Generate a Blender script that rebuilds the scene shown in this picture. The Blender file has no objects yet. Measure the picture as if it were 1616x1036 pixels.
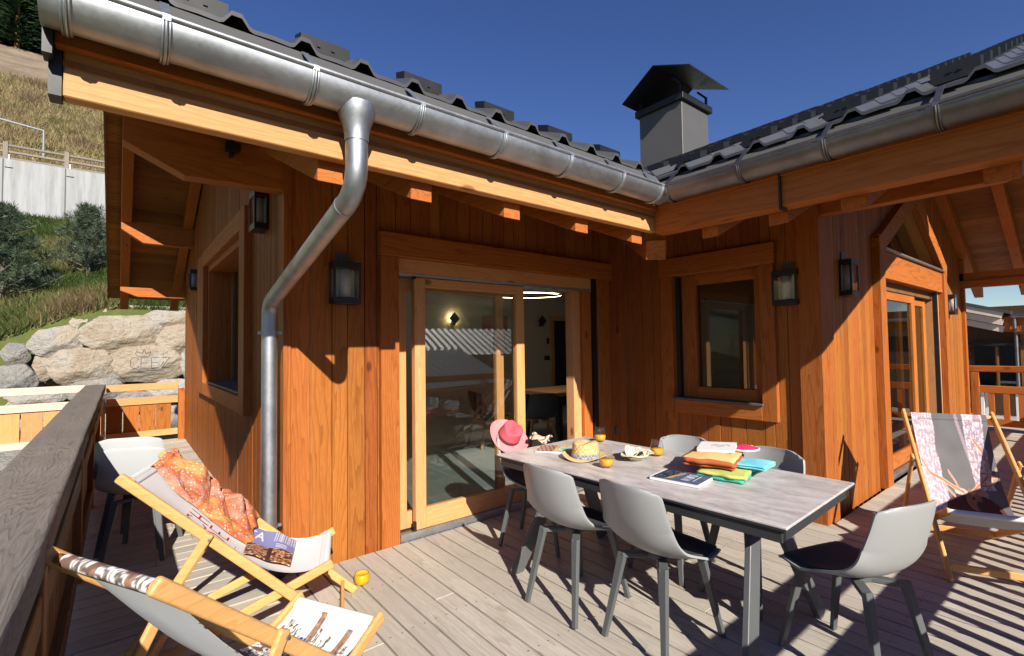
import bpy, bmesh, math, random
from mathutils import Vector, Matrix, noise
from mathutils.bvhtree import BVHTree
C = bpy.context.scene.collection
R = math.radians
rnd = random.Random(7)

# ---------------------------------------------------------------- camera
cam_d = bpy.data.cameras.new('camera'); cam = bpy.data.objects.new('camera', cam_d); C.objects.link(cam)
bpy.context.scene.camera = cam
yaw, pitch, roll = R(51.0055), R(2.0229), R(-.7734)
F = Vector((math.cos(yaw)*math.cos(pitch), math.sin(yaw)*math.cos(pitch), math.sin(pitch)))
Rt0 = Vector((math.sin(yaw), -math.cos(yaw), 0)); U0 = Rt0.cross(F)
Rt = Rt0*math.cos(roll)+U0*math.sin(roll); U = U0*math.cos(roll)-Rt0*math.sin(roll)
cam.matrix_world = Matrix(((Rt.x,U.x,-F.x,0),(Rt.y,U.y,-F.y,0),(Rt.z,U.z,-F.z,1.5),(0,0,0,1)))
cam_d.sensor_width = 36; cam_d.lens = 765.686/1616*36
cam_d.clip_start = .02; cam_d.clip_end = 2000
# ---------------------------------------------------------------- sky, sun, exposure
SUN = Vector((-.31, -1, .614)).normalized()
elev = math.asin(SUN.z); az = math.atan2(SUN.x, SUN.y)
w = bpy.data.worlds.new('World'); bpy.context.scene.world = w; w.use_nodes = True
nt = w.node_tree; bg = nt.nodes['Background']
sky = nt.nodes.new('ShaderNodeTexSky'); sky.sky_type = 'NISHITA'; sky.sun_disc = False
sky.sun_elevation = elev; sky.sun_rotation = az; sky.altitude = 800; sky.air_density = 1.0; sky.dust_density = .1; sky.ozone_density = 3.0
hsw = nt.nodes.new('ShaderNodeHueSaturation'); hsw.inputs['Saturation'].default_value = 1.18; hsw.inputs['Hue'].default_value = .518
nt.links.new(sky.outputs[0], hsw.inputs['Color']); nt.links.new(hsw.outputs[0], bg.inputs[0]); bg.inputs[1].default_value = .074
sd = bpy.data.lights.new('sun', 'SUN'); sun = bpy.data.objects.new('sun', sd); C.objects.link(sun)
sd.energy = 5.0; sd.angle = R(.5); sd.color = (1, .93, .82)
sun.rotation_euler = SUN.to_track_quat('Z', 'Y').to_euler()
vs = bpy.context.scene.view_settings
vs.view_transform = 'Standard'; vs.look = 'None'; vs.exposure = .6; vs.gamma = 1
cy = bpy.context.scene.cycles
cy.max_bounces = 8; cy.diffuse_bounces = 2; cy.glossy_bounces = 4; cy.transparent_max_bounces = 16; cy.transmission_bounces = 6
cy.sample_clamp_indirect = 6; cy.caustics_reflective = False; cy.caustics_refractive = False

# ---------------------------------------------------------------- materials
def mat(name, col=(.5,.5,.5), rough=.6, metal=0, emit=None, es=1, spec=.5):
    m = bpy.data.materials.new(name); m.use_nodes = True
    b = m.node_tree.nodes['Principled BSDF']
    b.inputs['Base Color'].default_value = (*col, 1); b.inputs['Roughness'].default_value = rough
    b.inputs['Metallic'].default_value = metal; b.inputs['Specular IOR Level'].default_value = spec
    if emit: b.inputs['Emission Color'].default_value = (*emit, 1); b.inputs['Emission Strength'].default_value = es
    return m
class NG:
    """small node helper"""
    def __init__(s, m): s.m = m; s.t = m.node_tree; s.b = s.t.nodes['Principled BSDF']
    def n(s, typ, **k):
        x = s.t.nodes.new(typ)
        for a, v in k.items(): setattr(x, a, v)
        return x
    def l(s, a, b): s.t.links.new(a, b)
    def math(s, op, a, b=None, c=None):
        x = s.n('ShaderNodeMath', operation=op)
        for i, v in enumerate((a, b, c)):
            if v is None: continue
            if isinstance(v, (int, float)): x.inputs[i].default_value = v
            else: s.l(v, x.inputs[i])
        return x.outputs[0]
    def ramp(s, v, stops):
        x = s.n('ShaderNodeValToRGB'); e = x.color_ramp.elements
        while len(e) < len(stops): e.new(.5)
        for i, (p, c) in enumerate(stops):
            e[i].position = p; e[i].color = (*c, 1) if len(c) == 3 else c
        s.l(v, x.inputs[0]); return x.outputs[0]
    def mix(s, f, a, b, blend='MIX'):
        x = s.n('ShaderNodeMix', data_type='RGBA', blend_type=blend)
        for sock, v in ((x.inputs[0], f), (x.inputs[6], a), (x.inputs[7], b)):
            if isinstance(v, (int, float)): sock.default_value = v
            elif isinstance(v, tuple): sock.default_value = (*v, 1) if len(v) == 3 else v
            else: s.l(v, sock)
        return x.outputs[2]
    def noise(s, vec, scale, detail=4, rough=.55, dist=0):
        x = s.n('ShaderNodeTexNoise'); x.inputs['Scale'].default_value = scale; x.inputs['Detail'].default_value = detail
        x.inputs['Roughness'].default_value = rough; x.inputs['Distortion'].default_value = dist
        if vec is not None: s.l(vec, x.inputs['Vector'])
        return x.outputs[0]
    def coord(s): return s.n('ShaderNodeTexCoord').outputs['Object']
    def bump(s, h, strength=.3, dist=.01):
        x = s.n('ShaderNodeBump'); x.inputs['Strength'].default_value = strength; x.inputs['Distance'].default_value = dist
        s.l(h, x.inputs['Height']); s.l(x.outputs[0], s.b.inputs['Normal'])
def wood(name, light, dark, axis='Z', freq=9, rough=.55, knots=1, grain=.75, vary=.25, bump=.3, weather=None):
    """planks and beams: stretched cathedral grain, fibres, knots, per-board variation"""
    m = mat(name, light, rough, spec=.16); g = NG(m)
    co = g.coord()
    isl = g.n('ShaderNodeNewGeometry').outputs['Random Per Island']
    off = g.n('ShaderNodeCombineXYZ')
    for i, k in enumerate((37.0, 53.0, 71.0)): g.l(g.math('MULTIPLY', isl, k), off.inputs[i])
    add = g.n('ShaderNodeVectorMath', operation='ADD'); g.l(co, add.inputs[0]); g.l(off.outputs[0], add.inputs[1])
    st = g.n('ShaderNodeMapping'); g.l(add.outputs[0], st.inputs['Vector'])
    sc = [1, 1, 1]; sc['XYZ'.index(axis)] = .09
    st.inputs['Scale'].default_value = sc
    v = st.outputs[0]
    n1 = g.noise(v, 5.0, 3, .5)
    # rings: bands of the slow noise plus the position across the board
    sep = g.n('ShaderNodeSeparateXYZ'); g.l(v, sep.inputs[0])
    o = [i for i in range(3) if 'XYZ'[i] != axis]
    across = g.math('ADD', sep.outputs[o[0]], sep.outputs[o[1]])
    ph = g.math('MULTIPLY_ADD', n1, 4.2, g.math('MULTIPLY', across, 6.0))
    ring = g.math('FRACT', g.math('MULTIPLY', ph, freq/2.6))
    ring = g.math('POWER', ring, 3.0)
    fib = g.noise(v, 130, 3, .6)
    big = g.noise(v, 2.2, 3, .5)
    kn = g.n('ShaderNodeTexVoronoi'); kn.inputs['Scale'].default_value = 2.6
    km = g.n('ShaderNodeMapping'); g.l(add.outputs[0], km.inputs['Vector'])
    sc2 = [1.3, 1.3, 1.3]; sc2['XYZ'.index(axis)] = .62; km.inputs['Scale'].default_value = sc2
    g.l(km.outputs[0], kn.inputs['Vector'])
    d = kn.outputs['Distance']
    kmask = g.ramp(d, [(.0, (1, 1, 1)), (.055, (1, 1, 1)), (.095, (0, 0, 0))])
    col = g.mix(g.math('MULTIPLY', ring, grain), light, dark)
    col = g.mix(g.math('MULTIPLY', g.ramp(fib, [(.35, (1, 1, 1)), (.6, (0, 0, 0))]), .35), col, dark)
    col = g.mix(g.math('MULTIPLY', g.ramp(big, [(.4, (0, 0, 0)), (.75, (1, 1, 1))]), .35), col, tuple(min(1, c*1.45) for c in light))
    if knots: col = g.mix(g.math('MULTIPLY', kmask, .75*knots), col, tuple(c*.35 for c in dark))
    if weather:
        wn = g.noise(co, 1.7, 5, .6)
        col = g.mix(g.math('MULTIPLY', g.ramp(wn, [(.42, (0, 0, 0)), (.62, (1, 1, 1))]), .6), col, weather)
    # board to board brightness and hue
    hs = g.n('ShaderNodeHueSaturation'); g.l(col, hs.inputs['Color'])
    g.l(g.math('MULTIPLY_ADD', isl, vary*2, 1-vary), hs.inputs['Value'])
    g.l(g.math('MULTIPLY_ADD', g.math('FRACT', g.math('MULTIPLY', isl, 7.3)), .014, .493), hs.inputs['Hue'])
    g.l(hs.outputs[0], g.b.inputs['Base Color'])
    g.l(g.math('MULTIPLY_ADD', fib, .3, rough-.15), g.b.inputs['Roughness'])
    g.bump(g.math('ADD', g.math('MULTIPLY', ring, .5), fib), bump, .004)
    return m
ORL, ORD = (.38, .124, .028), (.20, .050, .010)
M = {}
for a in 'XYZ':
    M['larch'+a] = wood('larch_'+a, ORL, ORD, a, vary=.13)
    M['beam'+a] = wood('beam_'+a, (.44, .145, .032), (.25, .064, .012), a, freq=7, vary=.1, knots=.8)
    M['pale'+a] = wood('pale_'+a, (.64, .325, .135), (.42, .17, .055), a, freq=8, vary=.08, grain=.45, bump=.12)
    M['grey'+a] = wood('weathered_'+a, (.27, .235, .20), (.09, .07, .055), a, freq=26, vary=.12, rough=.85, knots=0, grain=.8, bump=.5, weather=(.20, .18, .16))
M['brownZ'] = wood('brown_panel_Z', (.23, .115, .045), (.10, .045, .018), 'Z', vary=.3, bump=.3)
M['soffit'] = wood('soffit_X', (.32, .125, .036), (.16, .05, .012), 'X', vary=.25)
M['soffitY'] = wood('soffit_Y', (.36, .14, .04), (.18, .06, .016), 'Y', vary=.25)
M['narrowZ'] = wood('larch_narrow_Z', (.39, .128, .028), (.21, .058, .012), 'Z', freq=12, vary=.14)
M['narrowshade'] = wood('larch_side_Z', (.30, .090, .017), (.15, .040, .008), 'Z', freq=12, vary=.2)  # darker copy for the side wall, its shade put into the colour
M['deckY'] = wood('deck_Y', (.50, .46, .40), (.25, .21, .165), 'Y', freq=7, rough=.75, knots=.35, vary=.10, grain=.45, weather=(.46, .41, .35), bump=.45)
M['deckX'] = wood('deck_X', (.50, .46, .40), (.25, .21, .165), 'X', freq=7, rough=.75, knots=.35, vary=.10, grain=.45, weather=(.46, .41, .35), bump=.45)
M['bleached'] = wood('bleached_X', (.62, .52, .43), (.42, .33, .25), 'X', freq=7, rough=.8, vary=.1, grain=.4)
M['chairwood'] = wood('beech_X', (.70, .39, .145), (.52, .25, .08), 'X', freq=12, rough=.4, knots=0, vary=.08, grain=.5, bump=.05)
def zinc(name, c, r):
    m = mat(name, c, r, 1); g = NG(m); co = g.coord()
    n = g.noise(co, 6, 5, .6); n2 = g.noise(co, 60, 3, .6)
    g.l(g.mix(g.ramp(n, [(.35, (0, 0, 0)), (.65, (1, 1, 1))]), tuple(x*.72 for x in c), c), g.b.inputs['Base Color'])
    g.l(g.math('MULTIPLY_ADD', n2, .25, r-.1), g.b.inputs['Roughness']); g.bump(n2, .05, .002); return m
M['zinc'] = zinc('zinc', (.50, .53, .56), .5)
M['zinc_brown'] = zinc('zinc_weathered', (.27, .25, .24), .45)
def paint(name, c, r, var=.25, sc=5, spec=.5, b=.02):
    m = mat(name, c, r, spec=spec); g = NG(m); co = g.coord(); n = g.noise(co, sc, 5, .6)
    g.l(g.mix(n, tuple(x*(1-var) for x in c), tuple(min(1, x*(1+var)) for x in c)), g.b.inputs['Base Color'])
    g.l(g.math('MULTIPLY_ADD', g.noise(co, sc*3), .25, r-.12), g.b.inputs['Roughness'])
    if b: g.bump(g.noise(co, 180, 2), b, .001)
    return m
M['roof'] = paint('roof_sheet', (.075, .075, .078), .30, .15, 3)
M['roofdark'] = paint('snow_guard', (.010, .011, .012), .5, .3, 6)
M['chimney'] = paint('chimney_metal', (.10, .098, .093), .42, .1, 2)
M['black'] = paint('black_metal', (.012, .013, .014), .45)
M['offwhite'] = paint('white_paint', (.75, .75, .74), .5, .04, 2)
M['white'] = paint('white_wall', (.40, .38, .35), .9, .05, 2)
M['chairgrey'] = paint('shell_grey', (.35, .36, .355), .42, .05, 4, .4, .01)
M['chairgreypale'] = paint('pale_shell_grey', (.52, .54, .55), .38, .05, 4, .4, .01)  # paler grey for the two stacked shells
M['seatpad'] = paint('dark_seat', (.045, .047, .056), .7, .2, 60)
M['leggrey'] = paint('leg_grey', (.10, .108, .112), .5, .1, 4)
M['tile'] = None
def tilemat():
    m = mat('slate_tile', (.30, .34, .32), .35); g = NG(m); co = g.coord()
    br = g.n('ShaderNodeTexBrick'); br.offset = 0; g.l(co, br.inputs['Vector'])
    br.inputs['Scale'].default_value = 1; br.inputs['Brick Width'].default_value = .6; br.inputs['Row Height'].default_value = .6; br.inputs['Mortar Size'].default_value = .006
    br.inputs['Color1'].default_value = (.30, .345, .325, 1); br.inputs['Color2'].default_value = (.34, .38, .36, 1); br.inputs['Mortar'].default_value = (.62, .62, .60, 1)
    n = g.noise(co, 7, 5); g.l(g.mix(g.math('MULTIPLY', n, .4), br.outputs[0], (.25, .29, .27)), g.b.inputs['Base Color']); return m
M['tile'] = tilemat()
def glassmat(name, tint=(.92, .95, .93), f=1.0, rough=.0):
    m = bpy.data.materials.new(name); m.use_nodes = True; t = m.node_tree; t.nodes.clear()
    o = t.nodes.new('ShaderNodeOutputMaterial'); mx = t.nodes.new('ShaderNodeMixShader')
    tr = t.nodes.new('ShaderNodeBsdfTransparent'); tr.inputs[0].default_value = (*tint, 1)
    gl = t.nodes.new('ShaderNodeBsdfGlossy'); gl.inputs['Roughness'].default_value = rough
    fr = t.nodes.new('ShaderNodeLayerWeight'); fr.inputs[0].default_value = .5
    pw = t.nodes.new('ShaderNodeMath'); pw.operation = 'POWER'; pw.inputs[1].default_value = 5; t.links.new(fr.outputs['Facing'], pw.inputs[0])
    mu = t.nodes.new('ShaderNodeMath'); mu.operation = 'MULTIPLY_ADD'; mu.inputs[1].default_value = .9; mu.inputs[2].default_value = .05*f; mu.use_clamp = True
    t.links.new(pw.outputs[0], mu.inputs[0]); t.links.new(mu.outputs[0], mx.inputs[0])
    t.links.new(tr.outputs[0], mx.inputs[1]); t.links.new(gl.outputs[0], mx.inputs[2]); t.links.new(mx.outputs[0], o.inputs[0]); return m
M['glass'] = glassmat('window_glass', (.78, .81, .80), 2.2)
M['glassdark'] = glassmat('dim_window_glass', (.40, .42, .40), 2.2)
M['cup'] = glassmat('drinking_glass', (.985, .99, .985), 1.0)
M['frost'] = paint('frosted_lamp_glass', (.50, .50, .50), .45, .08, 10)
M['juice'] = mat('orange_juice', (.95, .42, .01), .35)
def tabletop():
    m = mat('stone_laminate', (.5, .48, .47), .42); g = NG(m); co = g.coord()
    st = g.n('ShaderNodeMapping'); g.l(co, st.inputs['Vector']); st.inputs['Scale'].default_value = (1, .35, 1)
    a = g.noise(st.outputs[0], 11, 8, .75, .6); b = g.noise(st.outputs[0], 45, 5, .7)
    col = g.mix(g.ramp(a, [(.36, (0, 0, 0)), (.62, (1, 1, 1))]), (.30, .265, .255), (.66, .61, .60)); col = g.mix(g.math('MULTIPLY', b, .5), col, (.60, .57, .55))
    g.l(col, g.b.inputs['Base Color']); g.l(g.math('MULTIPLY_ADD', b, .2, .3), g.b.inputs['Roughness']); return m
M['tabletop'] = tabletop()
def vcol(name, rough=.8, weave=True, b=.15):
    """cloth or paper whose print is held in the mesh's colour attribute"""
    m = mat(name, (.8,)*3, rough, spec=.2); g = NG(m)
    a = g.n('ShaderNodeVertexColor', layer_name='print')
    c = a.outputs[0]
    if weave:
        n = g.noise(g.coord(), 260, 2); c = g.mix(.12, c, g.ramp(n, [(.3, (.5, .5, .5)), (.7, (1, 1, 1))]), 'MULTIPLY'); g.bump(n, b, .001)
    g.l(c, g.b.inputs['Base Color'])
    if weave:
        tl = g.n('ShaderNodeBsdfTranslucent'); mx = g.n('ShaderNodeMixShader'); mx.inputs[0].default_value = .03; g.l(c, tl.inputs[0])
        o = [n for n in m.node_tree.nodes if n.type == 'OUTPUT_MATERIAL'][0]; g.l(g.b.outputs[0], mx.inputs[1]); g.l(tl.outputs[0], mx.inputs[2]); g.l(mx.outputs[0], o.inputs[0])
    return m
M['print'] = vcol('printed_canvas'); M['cover'] = vcol('printed_paper', .35, False)

# ---------------------------------------------------------------- mesh builder
class MB:
    def __init__(s): s.v = []; s.f = []; s.mi = []; s.cut = []
    def add(s, vs, fs, mi=0):
        k = len(s.v); s.cut.append((k, len(s.f))); s.v += [tuple(x) for x in vs]; s.f += [tuple(i+k for i in f) for f in fs]; s.mi += [mi]*len(fs); return s
    def box(s, x0, x1, y0, y1, z0, z1, mi=0):
        v = [(x, y, z) for x in (x0, x1) for y in (y0, y1) for z in (z0, z1)]
        return s.add(v, [(0,1,3,2), (4,6,7,5), (0,4,5,1), (2,3,7,6), (0,2,6,4), (1,5,7,3)], mi)
    def bar(s, a, b, wd, ht, up=(0, 0, 1), w2=None, h2=None, mi=0):
        """rectangular bar from a to b; width across, height along up"""
        a, b = Vector(a), Vector(b); d = (b-a).normalized(); sd_ = d.cross(Vector(up)).normalized(); u = sd_.cross(d).normalized()
        w2 = w2 or wd; h2 = h2 or ht
        v = []
        for p, w_, h_ in ((a, wd, ht), (b, w2, h2)):
            for i, j in ((-1, -1), (1, -1), (1, 1), (-1, 1)): v.append(p+sd_*(w_/2*i)+u*(h_/2*j))
        return s.add(v, [(3,2,1,0), (4,5,6,7), (0,1,5,4), (1,2,6,5), (2,3,7,6), (3,0,4,7)], mi)
    def tube(s, pts, r, n=16, caps=True, mi=0):
        pts = [Vector(p) for p in pts]; rs = r if isinstance(r, (list, tuple)) else [r]*len(pts)
        ring = []; prev = None
        for i, p in enumerate(pts):
            d = (pts[min(i+1, len(pts)-1)]-pts[max(i-1, 0)]).normalized()
            if prev is None: x = d.orthogonal().normalized()
            else: x = (prev-d*prev.dot(d)).normalized()
            prev = x; y = d.cross(x)
            ring += [p+(x*math.cos(2*math.pi*k/n)+y*math.sin(2*math.pi*k/n))*rs[i] for k in range(n)]
        fs = [(i*n+k, i*n+(k+1) % n, (i+1)*n+(k+1) % n, (i+1)*n+k) for i in range(len(pts)-1) for k in range(n)]
        if caps: fs += [tuple(range(n))[::-1], tuple((len(pts)-1)*n+k for k in range(n))]
        return s.add(ring, fs, mi)
    def prism(s, poly, ax, a, b, mi=0):
        """polygon (2-D) extruded along axis ax from a to b; the 2-D axes are the other two in order"""
        o = [i for i in range(3) if i != ax]; n = len(poly); v = []
        for t in (a, b):
            for p in poly:
                q = [0, 0, 0]; q[ax] = t; q[o[0]] = p[0]; q[o[1]] = p[1]; v.append(q)
        return s.add(v, [tuple(range(n)), tuple(range(n, 2*n))[::-1]]+[(i, i+n, (i+1) % n+n, (i+1) % n) for i in range(n)], mi)
    def lathe(s, prof, n=32, c=(0, 0, 0), sx=1, sy=1, mi=0):
        v = []; m_ = len(prof)
        for k in range(n):
            a = 2*math.pi*k/n
            for r, z in prof: v.append((c[0]+r*math.cos(a)*sx, c[1]+r*math.sin(a)*sy, c[2]+z))
        return s.add(v, [(k*m_+i, ((k+1) % n)*m_+i, ((k+1) % n)*m_+i+1, k*m_+i+1) for k in range(n) for i in range(m_-1)], mi)
    def grid(s, fn, nu, nv, mi=0):
        v = [fn(i/nu, j/nv) for j in range(nv+1) for i in range(nu+1)]
        return s.add(v, [(j*(nu+1)+i, j*(nu+1)+i+1, (j+1)*(nu+1)+i+1, (j+1)*(nu+1)+i) for j in range(nv) for i in range(nu)], mi)
    def each(s, name, m, parent=None, **k):
        """one object per primitive that was added"""
        out = []; c = s.cut+[(len(s.v), len(s.f))]
        for (v0, f0), (v1, f1) in zip(c, c[1:]):
            q = MB(); q.add(s.v[v0:v1], [tuple(i-v0 for i in f) for f in s.f[f0:f1]]); out.append(q.build(name, m, parent, **k))
        return out[0]
    def build(s, name, m, parent=None, smooth=False, bevel=0, loc=None, rz=0, solid=0, fix=True, seg=1, origin=None):
        me = bpy.data.meshes.new(name)
        vs_ = s.v
        if origin is not None: vs_ = [(x-origin[0], y-origin[1], z-origin[2]) for x, y, z in vs_]
        me.from_pydata(vs_, [], s.f)
        ms = m if isinstance(m, (list, tuple)) else [m]
        for q in ms: me.materials.append(M[q] if isinstance(q, str) else q)
        if len(ms) > 1: me.polygons.foreach_set('material_index', s.mi)
        if fix:
            bm = bmesh.new(); bm.from_mesh(me); bmesh.ops.recalc_face_normals(bm, faces=bm.faces); bm.to_mesh(me); bm.free()
        if smooth: me.polygons.foreach_set('use_smooth', [True]*len(me.polygons))
        o = bpy.data.objects.new(name, me); C.objects.link(o)
        if parent: o.parent = parent
        if origin is not None: o.location = origin
        if loc is not None: o.location = loc
        if rz: o.rotation_euler.z = rz
        if solid:
            q = o.modifiers.new('thick', 'SOLIDIFY'); q.thickness = solid; q.offset = 0
        if bevel:
            q = o.modifiers.new('bevel', 'BEVEL'); q.width = bevel; q.segments = seg; q.limit_method = 'ANGLE'
        if smooth is not False and smooth != 'all':
            pass
        return o
def autosmooth(o, ang=40):
    me = o.data; me.polygons.foreach_set('use_smooth', [True]*len(me.polygons))
    bm = bmesh.new(); bm.from_mesh(me)
    for e in bm.edges:
        if len(e.link_faces) == 2 and e.calc_face_angle(0) > R(ang): e.smooth = False
    bm.to_mesh(me); bm.free(); return o
def tag(o, label=None, cat=None, group=None, kind=None):
    if label: o['label'] = label
    if cat: o['category'] = cat
    if group: o['group'] = group
    if kind: o['kind'] = kind
    return o
def empty(name, loc=(0, 0, 0), rz=0, **k):
    o = bpy.data.objects.new(name, None); C.objects.link(o); o.location = loc; o.rotation_euler = (0, 0, rz); o.empty_display_size = .1
    return tag(o, **k)
def copy_tree(o, parent=None):
    c = o.copy(); C.objects.link(c); c.parent = parent
    for ch in list(o.children): copy_tree(ch, c)
    return c
def colour(o, cols):
    """per-vertex print colours"""
    at = o.data.color_attributes.new('print', 'FLOAT_COLOR', 'POINT')
    at.data.foreach_set('color', [x for c in cols for x in (*c, 1)])
# stroke lettering: each glyph is a list of polylines in a 1 x 1.4 cell
GL = {'C': [[(.95,1.15),(.7,1.4),(.3,1.4),(.05,1.1),(.05,.3),(.3,0),(.7,0),(.95,.25)]], 'H': [[(0,0),(0,1.4)],[(.9,0),(.9,1.4)],[(0,.7),(.9,.7)]],
 'A': [[(0,0),(.5,1.4),(1,0)],[(.2,.5),(.8,.5)]], 'L': [[(0,1.4),(0,0),(.8,0)]], 'E': [[(.85,1.4),(0,1.4),(0,0),(.85,0)],[(0,.7),(.7,.7)]], 'D': [[(0,0),(0,1.4),(.5,1.4),(.9,1),(.9,.4),(.5,0),(0,0)]],
 'I': [[(.4,0),(.4,1.4)]], 'T': [[(0,1.4),(1,1.4)],[(.5,1.4),(.5,0)]], 'F': [[(.85,1.4),(0,1.4),(0,0)],[(0,.7),(.7,.7)]], 'R': [[(0,0),(0,1.4),(.6,1.4),(.85,1.1),(.6,.75),(0,.75)],[(.4,.75),(.9,0)]],
 'Z': [[(0,1.4),(.9,1.4),(0,0),(.9,0)]], 'S': [[(.9,1.2),(.6,1.4),(.2,1.35),(.05,1.05),(.3,.8),(.7,.65),(.9,.35),(.7,.03),(.25,0),(0,.2)]], 'N': [[(0,0),(0,1.4),(.9,0),(.9,1.4)]], 'U': [[(0,1.4),(0,.3),(.3,0),(.6,0),(.9,.3),(.9,1.4)]],
 'O': [[(.3,0),(.05,.35),(.05,1.05),(.3,1.4),(.65,1.4),(.9,1.05),(.9,.35),(.65,0),(.3,0)]], 'K': [[(0,0),(0,1.4)],[(.9,1.4),(0,.6),(.9,0)]], 'V': [[(0,1.4),(.5,0),(1,1.4)]], 'P': [[(0,0),(0,1.4),(.6,1.4),(.85,1.1),(.6,.7),(0,.7)]]}
def segs(text, x, y, h, sp=1.35):
    out = []
    for i, ch in enumerate(text):
        for pl in GL.get(ch, []):
            for a, b in zip(pl, pl[1:]):
                out.append(((x+(a[0]+i*sp)*h/1.4, y+a[1]*h/1.4), (x+(b[0]+i*sp)*h/1.4, y+b[1]*h/1.4)))
    return out
def dseg(px, py, sg):
    best = 9
    for (ax, ay), (bx, by) in sg:
        dx, dy = bx-ax, by-ay; L2 = dx*dx+dy*dy
        t = 0 if L2 == 0 else max(0, min(1, ((px-ax)*dx+(py-ay)*dy)/L2))
        d = math.hypot(px-ax-t*dx, py-ay-t*dy)
        if d < best: best = d
    return best
# ================================================================ THE CHALET
S = .443
chalet = empty('chalet', (4.5, 5.5, 0), label='orange larch chalet with dark tiled roofs, sliding doors and zinc gutters around the deck', cat='house')
chalet.location = (0, 0, 0)
def spans(a, b, wd, cuts, r):
    """board edges from a to b, always breaking at the cuts"""
    ks = sorted(set([a, b]+[c for c in cuts if a < c < b])); out = []
    for p, q in zip(ks, ks[1:]):
        n = max(1, round((q-p)/wd)); e = [p+(q-p)*i/n+(r.uniform(-.22, .22)*wd if 0 < i < n else 0) for i in range(n+1)]
        out += list(zip(e, e[1:]))
    return out
def wall(name, ax, plane, th, sgn, a, b, zt, holes, wd, m, parent=None, core='brownZ', gap=.0025):
    """vertical boards on the plane (ax = 'X' or 'Y' is the wall normal), plus the wall's core behind them"""
    r = random.Random(hash((a, b)) % 1000); mb = MB(); cb = MB()
    cuts = [h[0] for h in holes]+[h[1] for h in holes]
    def put(mb, u0, u1, p0, p1, z0, z1):
        if z1-z0 < .01: return
        if ax == 'Y': mb.box(u0, u1, min(p0, p1), max(p0, p1), z0, z1)
        else: mb.box(min(p0, p1), max(p0, p1), u0, u1, z0, z1)
    for (w_, mbb, p0f, p1, g) in ((wd, mb, None, plane+sgn*.022, gap), (.06, cb, plane+sgn*.0225, plane+sgn*th, 0)):
        for u0, u1 in spans(a, b, w_, cuts, r):
            mid = (u0+u1)/2; z0 = -.12; top = min(zt(u0), zt(u1)) if g else zt(mid)
            segz = [(z0, top)]
            for h in holes:
                if h[0] < mid < h[1]:
                    lo = h[2]; hi = (h[3](mid)+(.10 if g else .3)) if callable(h[3]) else h[3]
                    segz = [s_ for q0, q1 in segz for s_ in ((q0, min(q1, lo)), (max(q0, hi), q1)) if s_[1]-s_[0] > .01]
            p0 = plane-sgn*r.uniform(0, .004) if g else p0f
            for q0, q1 in segz: put(mbb, u0+g, u1-g, p0, p1, q0, q1)
    o = mb.build(name, m, parent or chalet)
    o.modifiers.new('bevel', 'BEVEL').width = .0022; o.modifiers['bevel'].segments = 1
    cb.build('wall_core', core, o)
    return o
zsoA = lambda Y: 2.45+S*(min(Y, 13.52-Y)-2.16)
zsoC = lambda X: 2.45+S*(min(X, 15.34-X)-3.18)
wA = wall('wall', 'Y', 3.515, .18, 1, .905, 4.53, lambda u: 3.05, [(1.68, 3.99, -.2, 2.2)], .135, 'larchZ')
wB = wall('wall', 'X', .88, .30, 1, 3.515, 9.99, lambda u: zsoA(u), [(4.85, 7.3, 1.08, 2.56)], .072, 'narrowshade')
wC = wall('wall', 'X', 4.53, .18, 1, 1.64, 3.515, lambda u: 3.05, [(1.99, 2.86, .93, 2.19)], .14, 'larchZ')
wD = wall('wall', 'Y', 1.55, .18, 1, 4.76, 10.8, lambda u: zsoC(u), [(6.27, 9.15, -.2, 2.16), (6.27, 9.15, 2.47, lambda x: 2.47+.52*(1.44-abs(x-7.71)))], .105, 'narrowZ')
MB().box(.865, .905, 3.497, 3.60, -.12, 2.9).box(.855, .88, 3.49, 3.56, -.12, 2.9).each('corner_board', 'larchZ', chalet, bevel=.003)
MB().box(4.485, 4.762, 1.497, 1.672, -.12, 2.92).build('corner_post', 'larchZ', chalet, bevel=.004)
MB().box(10.78, 10.9, 1.50, 1.70, -.12, 2.8).build('corner_board', 'larchZ', chalet, bevel=.003)
# unseen walls that close the volume
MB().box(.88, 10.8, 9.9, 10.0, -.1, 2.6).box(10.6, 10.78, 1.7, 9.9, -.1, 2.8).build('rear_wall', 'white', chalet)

# ---- rooms
fl = MB().box(1.1, 10.6, 3.66, 9.9, -.06, .004).box(4.7, 10.6, 1.7, 3.66, -.06, .0).build('interior_floor', 'tile'); tag(fl, kind='structure')
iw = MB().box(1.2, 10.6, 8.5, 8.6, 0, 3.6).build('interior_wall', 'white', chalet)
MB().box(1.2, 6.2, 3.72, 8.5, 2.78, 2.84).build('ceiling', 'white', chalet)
MB().bar((5.0, 5.1, 2.95), (7.67, 5.1, 4.13), 7.0, .03).build('inner_ceiling', 'paleX', chalet); MB().bar((7.67, 5.1, 4.13), (10.5, 5.1, 2.88), 7.0, .03).build('inner_ceiling', 'paleX', chalet)
MB().box(5.0, 10.6, 4.2, 4.3, 2.2, 3.9).build('inner_gable', 'paleX', chalet)

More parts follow.
